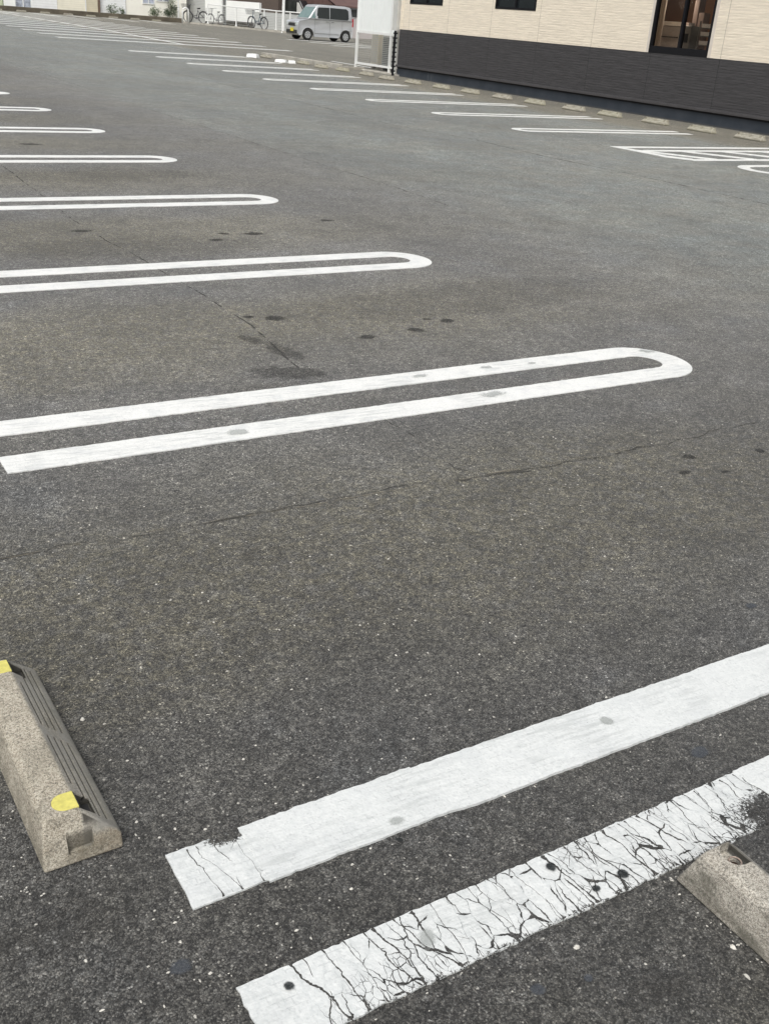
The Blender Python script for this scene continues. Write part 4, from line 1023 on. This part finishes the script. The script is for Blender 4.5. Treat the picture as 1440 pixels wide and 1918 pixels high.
garden_wall(21.73, 23.66, 79.32, 2.9, M['clap_cream'], 'cream board wall between the white and the beige boards')
garden_wall(23.74, 24.55, 79.30, 2.9, M['clap_beige'], 'beige board fence panel left of the dark brown post')
mb = MB(); mb.box(23.665, 79.27, ZB-.2, 23.735, 79.36, 3.0); tag(mb.build('fence_post', M['white']), 'slim white post between the cream and beige boards', 'post')
mb = MB(); mb.box(24.57, 79.25, ZB-.2, 24.70, 79.38, 3.0); mb.box(24.55, 79.23, 3.0, 24.72, 79.40, 3.04); tag(mb.build('fence_post', mat_simple('brown_timber', (.16, .11, .08), .8)), 'dark brown post beside the beige boards', 'post')
house(24.75, 26.62, 79.5, 88, ZB-.2, 5.5, M['clap_white'], 'white clapboard house behind the small potted shrubs', [(.6, 1.4, 3.0, 4.2, M['curtain'])])
house(26.66, 31.2, 79.55, 88, ZB-.2, 5.8, M['stucco'], 'large cream house with small windows above the green hedge', [(1.25, 2.05, 1.12, 2.0, M['curtain']), (2.3, 3.15, 1.35, 2.1, M['curtain'])], M['roofred'])
# right of the corner, behind the fence
def fwall(a, b, k, w, z0, z1, m, label, name='wall_panel', cat='wall'):
    o = along(k, w, z0, z1, name, m, a, b); return tag(o, label, cat)
Lx = lambda x, y: (Vector((x, y))-K1).dot(dF)
def at_fence(px_pt, k):   # distance along the fence of the sight line through a fence point, at depth k behind
    q = Vector(px_pt); t_ = (K1+nF*k).dot(nF)/q.dot(nF); return (q*t_-K1).dot(dF)
FP = {345: (30.38, 77.99), 385: (31.1, 75.7), 417: (31.65, 74.0), 424: (31.77, 73.6), 471: (32.55, 71.2), 487: (32.81, 70.35), 500: (33.0, 69.7), 560: (33.93, 66.75), 575: (34.15, 66.05)}
t = NT('grey_shutter_slats'); p = t.pos(); x, y, z = t.sep(p); r = t.math('PINGPONG', z, .05); ln = t.ramp(r, 0, .018, 1, 0)
M['shutter'] = t.fin(t.mix(ln, (.52, .53, .51), (.30, .31, .30)), .5, t.bump(ln, -.6, .01), .4)
fwall(at_fence(FP[345], 2.2), at_fence(FP[385], 2.2)-.02, 2.2, .25, .2, 2.1, M['shutter'], 'grey slatted wall behind the black bicycle')
fwall(at_fence(FP[385], 2.2), at_fence(FP[417], 2.2), 2.16, .2, .45, 2.6, M['stucco2'], 'narrow white wall panel behind the first fence post')
mb = MB(); q = K1+dF*at_fence((31.72, 73.75), 2.1)+nF*2.1; mb.box(q.x-.09, q.y-.09, .2, q.x+.09, q.y+.09, 3.0); mb.box(q.x-.12, q.y-.12, 3.0, q.x+.12, q.y+.12, 3.05); tag(mb.build('wall_post', M['shadegrey']), 'dark grey post between the two white walls behind the fence', 'post')
fwall(at_fence(FP[424], 2.2), at_fence(FP[487], 2.2), 2.12, .2, .62, 1.92, M['stucco2'], 'wide white wall behind the fence left of the blue bicycle')
fwall(at_fence(FP[417], 2.2)-.3, at_fence(FP[487], 2.2)+6, 2.5, .3, .1, .6, M['soil'], 'dark planted bank under the wide white wall', 'planter_bank', 'planter')
fwall(at_fence(FP[487], 2.6)+.05, at_fence(FP[575], 2.6)+3, 2.0, .1, .3, 1.35, M['shutter'], 'low grey slatted wall behind the fence near the white pole')
hb = empty('brown_house', (0, 0, 0)); tag(hb, 'brown-roofed building behind the wide white wall', 'house')
a_, b_ = at_fence(FP[424], 5)-1, at_fence(FP[500], 5)+1.2
o = along(5, 5, .2, 4.5, 'wall', mat_simple('dark_brown_wall', (.11, .085, .07), .8), a_, b_); o.parent = hb
o = along(4.6, 5.8, 4.502, 4.8, 'roof', M['roofred'], a_-.3, b_+.3); o.parent = hb
# dark parked van behind the fence
vq = K1+dF*(at_fence((33.02, 69.6), 5.5))+nF*5.5; va = aF
dv = empty('parked_van', (vq.x, vq.y, .25), va); tag(dv, 'black van parked behind the fence to the left of the silver van', 'car')
pv = [(0, .35), (0, 1.0), (.15, 1.25), (.25, 1.95), (.5, 2.1), (3.0, 2.1), (3.3, 2.02), (3.95, 1.25), (4.6, 1.1), (4.7, .9), (4.7, .35)]
mb = MB(); mb.prism(pv, 'y', 0, 1.7); mb.build('body', M['blackp'] if 'blackp' in M else mat_simple('black_car_paint', (.02, .02, .022), .25, .1, 5, 0, 0, .6), dv, bevel=.06, seg=3)
for pf in ([(.4, 1.25), (.42, 1.95), (1.7, 1.98), (1.7, 1.25)], [(1.8, 1.25), (1.8, 1.98), (2.9, 1.96), (2.95, 1.25)], [(3.05, 1.25), (3.05, 1.90), (3.25, 1.88), (3.75, 1.27)]):
    mb = MB(); mb.prism(pf, 'y', -.012, 0.02); mb.build('side_window', M['carglass'] if len(pf) == 4 and pf[0][0] < 3 else M['lightgrey'], dv)
for cx in (.85, 3.8):
    for y_ in (-.01, 1.5):
        mb = MB(); mb.tube([(cx, y_, .32), (cx, y_+.2, .32)], .32, 22); w = mb.build('wheel', M['tyre'], dv)
        mb = MB(); mb.tube([(cx, y_-.01, .32), (cx, y_+.02, .32)], .19, 18); mb.build('rim', M['chrome'], w)
mb = MB(); mb.box(4.66, .1, .85, 4.72, .4, 1.0); mb.build('headlight', M['lamp'], dv); mb = MB(); mb.box(4.66, 1.3, .85, 4.72, 1.6, 1.0); mb.build('headlight', M['lamp'], dv)
# buildings behind the silver van
def xwall(x0, x1, y, d, z0, z1, m, label, name, cat, roof=None, extra=None):
    o = empty(name, (x0, y, z0)); tag(o, label, cat)
    mb = MB(); mb.box(0, 0, 0, x1-x0, d, z1-z0); part('wall', mb, m, o)
    if roof: mb = MB(); mb.box(-.3, -.6, z1-z0+.002, x1-x0+.3, d+.3, z1-z0+.3); part('roof', mb, roof, o)
    return o
M['shopwhite'] = mat_simple('shop_front_white', (.72, .70, .64), .6, .06, 2, .1); M['orange'] = mat_simple('orange_sign_band', (.62, .34, .08), .5, .05, 3, 0); M['redband'] = mat_simple('red_sign_band', (.45, .06, .05), .5, .05, 3, 0)
M['paleblue'] = mat_simple('pale_blue_wall', (.62, .72, .74), .7, .04, 2, .05); M['tealw'] = mat_simple('teal_wall', (.10, .28, .24), .7, .1, 2, .05); M['pinkw'] = mat_simple('pale_pinkish_wall', (.50, .46, .45), .8, .05, 2, .1)
sh = xwall(41.2, 43.2, 82, 6, .2, 4.5, M['shopwhite'], 'distant shop front with an orange and red band over the black van', 'corner_shop', 'building')
mb = MB(); mb.box(-1.5, -.12, 2.15, 2.0, -.001, 2.40); part('orange_band', mb, M['orange'], sh); mb = MB(); mb.box(-1.5, -.10, 2.0, 2.0, -.001, 2.149); part('red_band', mb, M['redband'], sh)
xwall(43.4, 44.0, 81.5, 5, .2, 5, M['tealw'], 'narrow teal building left of the pale blue wall', 'teal_building', 'building')
xwall(42.2, 44.9, 80.0, 5, .2, 5, M['paleblue'], 'pale blue building right above the silver van', 'pale_building', 'building')
bh = xwall(38.0, 46, 70.2, 6, .2, 1.95, M['shadegrey'], 'low brown-roofed building behind the rear of the silver van', 'low_building', 'building')
mb = MB(); mb.prism([(-.7, 1.95), (-.7, 1.85), (3.3, 3.2), (7, 1.9)], 'x', .1, 8.3); part('roof', mb, M['roofred'], bh)
mb = MB(); mb.box(37.5, 67.0, .1, 46, 67.15, 1.42); mb.box(37.5, 66.98, 1.422, 46, 67.17, 1.47); o = mb.build('garden_wall', M['pinkw']); tag(o, 'pale pinkish wall right behind the tail of the silver van', 'wall')

# ---------------------------------------------------------------- shrubs
def mat_leaf(name, a, b):
    t = NT(name); g_ = t.node('ShaderNodeObjectInfo'); p = t.pos()
    c = t.mix(t.ramp(t.noise(p, 9, 3), .35, .65), a, b)
    t.bsdf.inputs['Subsurface Weight'].default_value = 0
    return t.fin(c, .55, None, .4)
M['leaf'] = mat_leaf('shrub_leaf', (.07, .11, .055), (.16, .20, .11)); M['leaf2'] = mat_leaf('dark_shrub_leaf', (.045, .07, .04), (.10, .13, .075))
M['bark'] = mat_simple('bark', (.10, .08, .06), .9)
def shrub(name, loc, rx, rz_, n, m, label, seed):
    root = empty(name, loc); tag(root, label, 'shrub', 'shrubs below the far houses'); r = random.Random(seed)
    mb = MB(); cl = [(r.uniform(-rx, rx)*.7, r.uniform(-.18, .18), r.uniform(.25, 1)*rz_) for _ in range(7)]
    for c in cl: mb.tube([(c[0]*.2, 0, 0), (c[0]*.6, c[1]*.5, c[2]*.5), c], [.012, .009, .004], 5)
    mb.build('stem', M['bark'], root)
    mb = MB()
    for i in range(n):
        c = r.choice(cl); q = Vector((c[0]+r.gauss(0, rx*.26), c[1]+r.gauss(0, .12), max(.04, c[2]+r.gauss(0, rz_*.15))))
        u = Vector((r.gauss(0, 1), r.gauss(0, 1), r.gauss(0, .6))).normalized(); w = u.cross(Vector((r.gauss(0, 1), r.gauss(0, 1), r.gauss(0, 1)))).normalized(); s_ = r.uniform(.035, .075)
        mb.add([q-u*s_, q+w*s_*.4, q+u*s_, q-w*s_*.4], [(0, 1, 2, 3)])
    mb.build('foliage', m, root)
shrub('shrub', (25.55, 79.2, .40), .36, .62, 260, M['leaf'], 'small loose green shrub left of the thin white stake', 1)
shrub('shrub', (26.25, 79.2, .40), .20, .5, 150, M['leaf'], 'small upright shrub right of the thin white stake', 2)
mb = MB(); mb.tube([(25.98, 79.1, .30), (25.98, 79.1, .98)], .03, 8); mb.tube([(25.98, 79.1, .98), (25.98, 79.1, 1.0)], .036, 8); tag(mb.build('stake', M['white']), 'thin white stake between two small shrubs', 'stake')
shrub('shrub', (28.75, 79.2, .40), .40, .66, 360, M['leaf'], 'round green shrub under the windows of the cream house', 3)
shrub('shrub', (29.85, 79.2, .40), .55, .85, 750, M['leaf2'], 'largest and darkest shrub, just left of the white corner post', 4)
shrub('shrub', (29.9, 79.35, .90), .5, 1.0, 250, M['leaf'], 'tall airy shrub rising above the darkest shrub', 5)
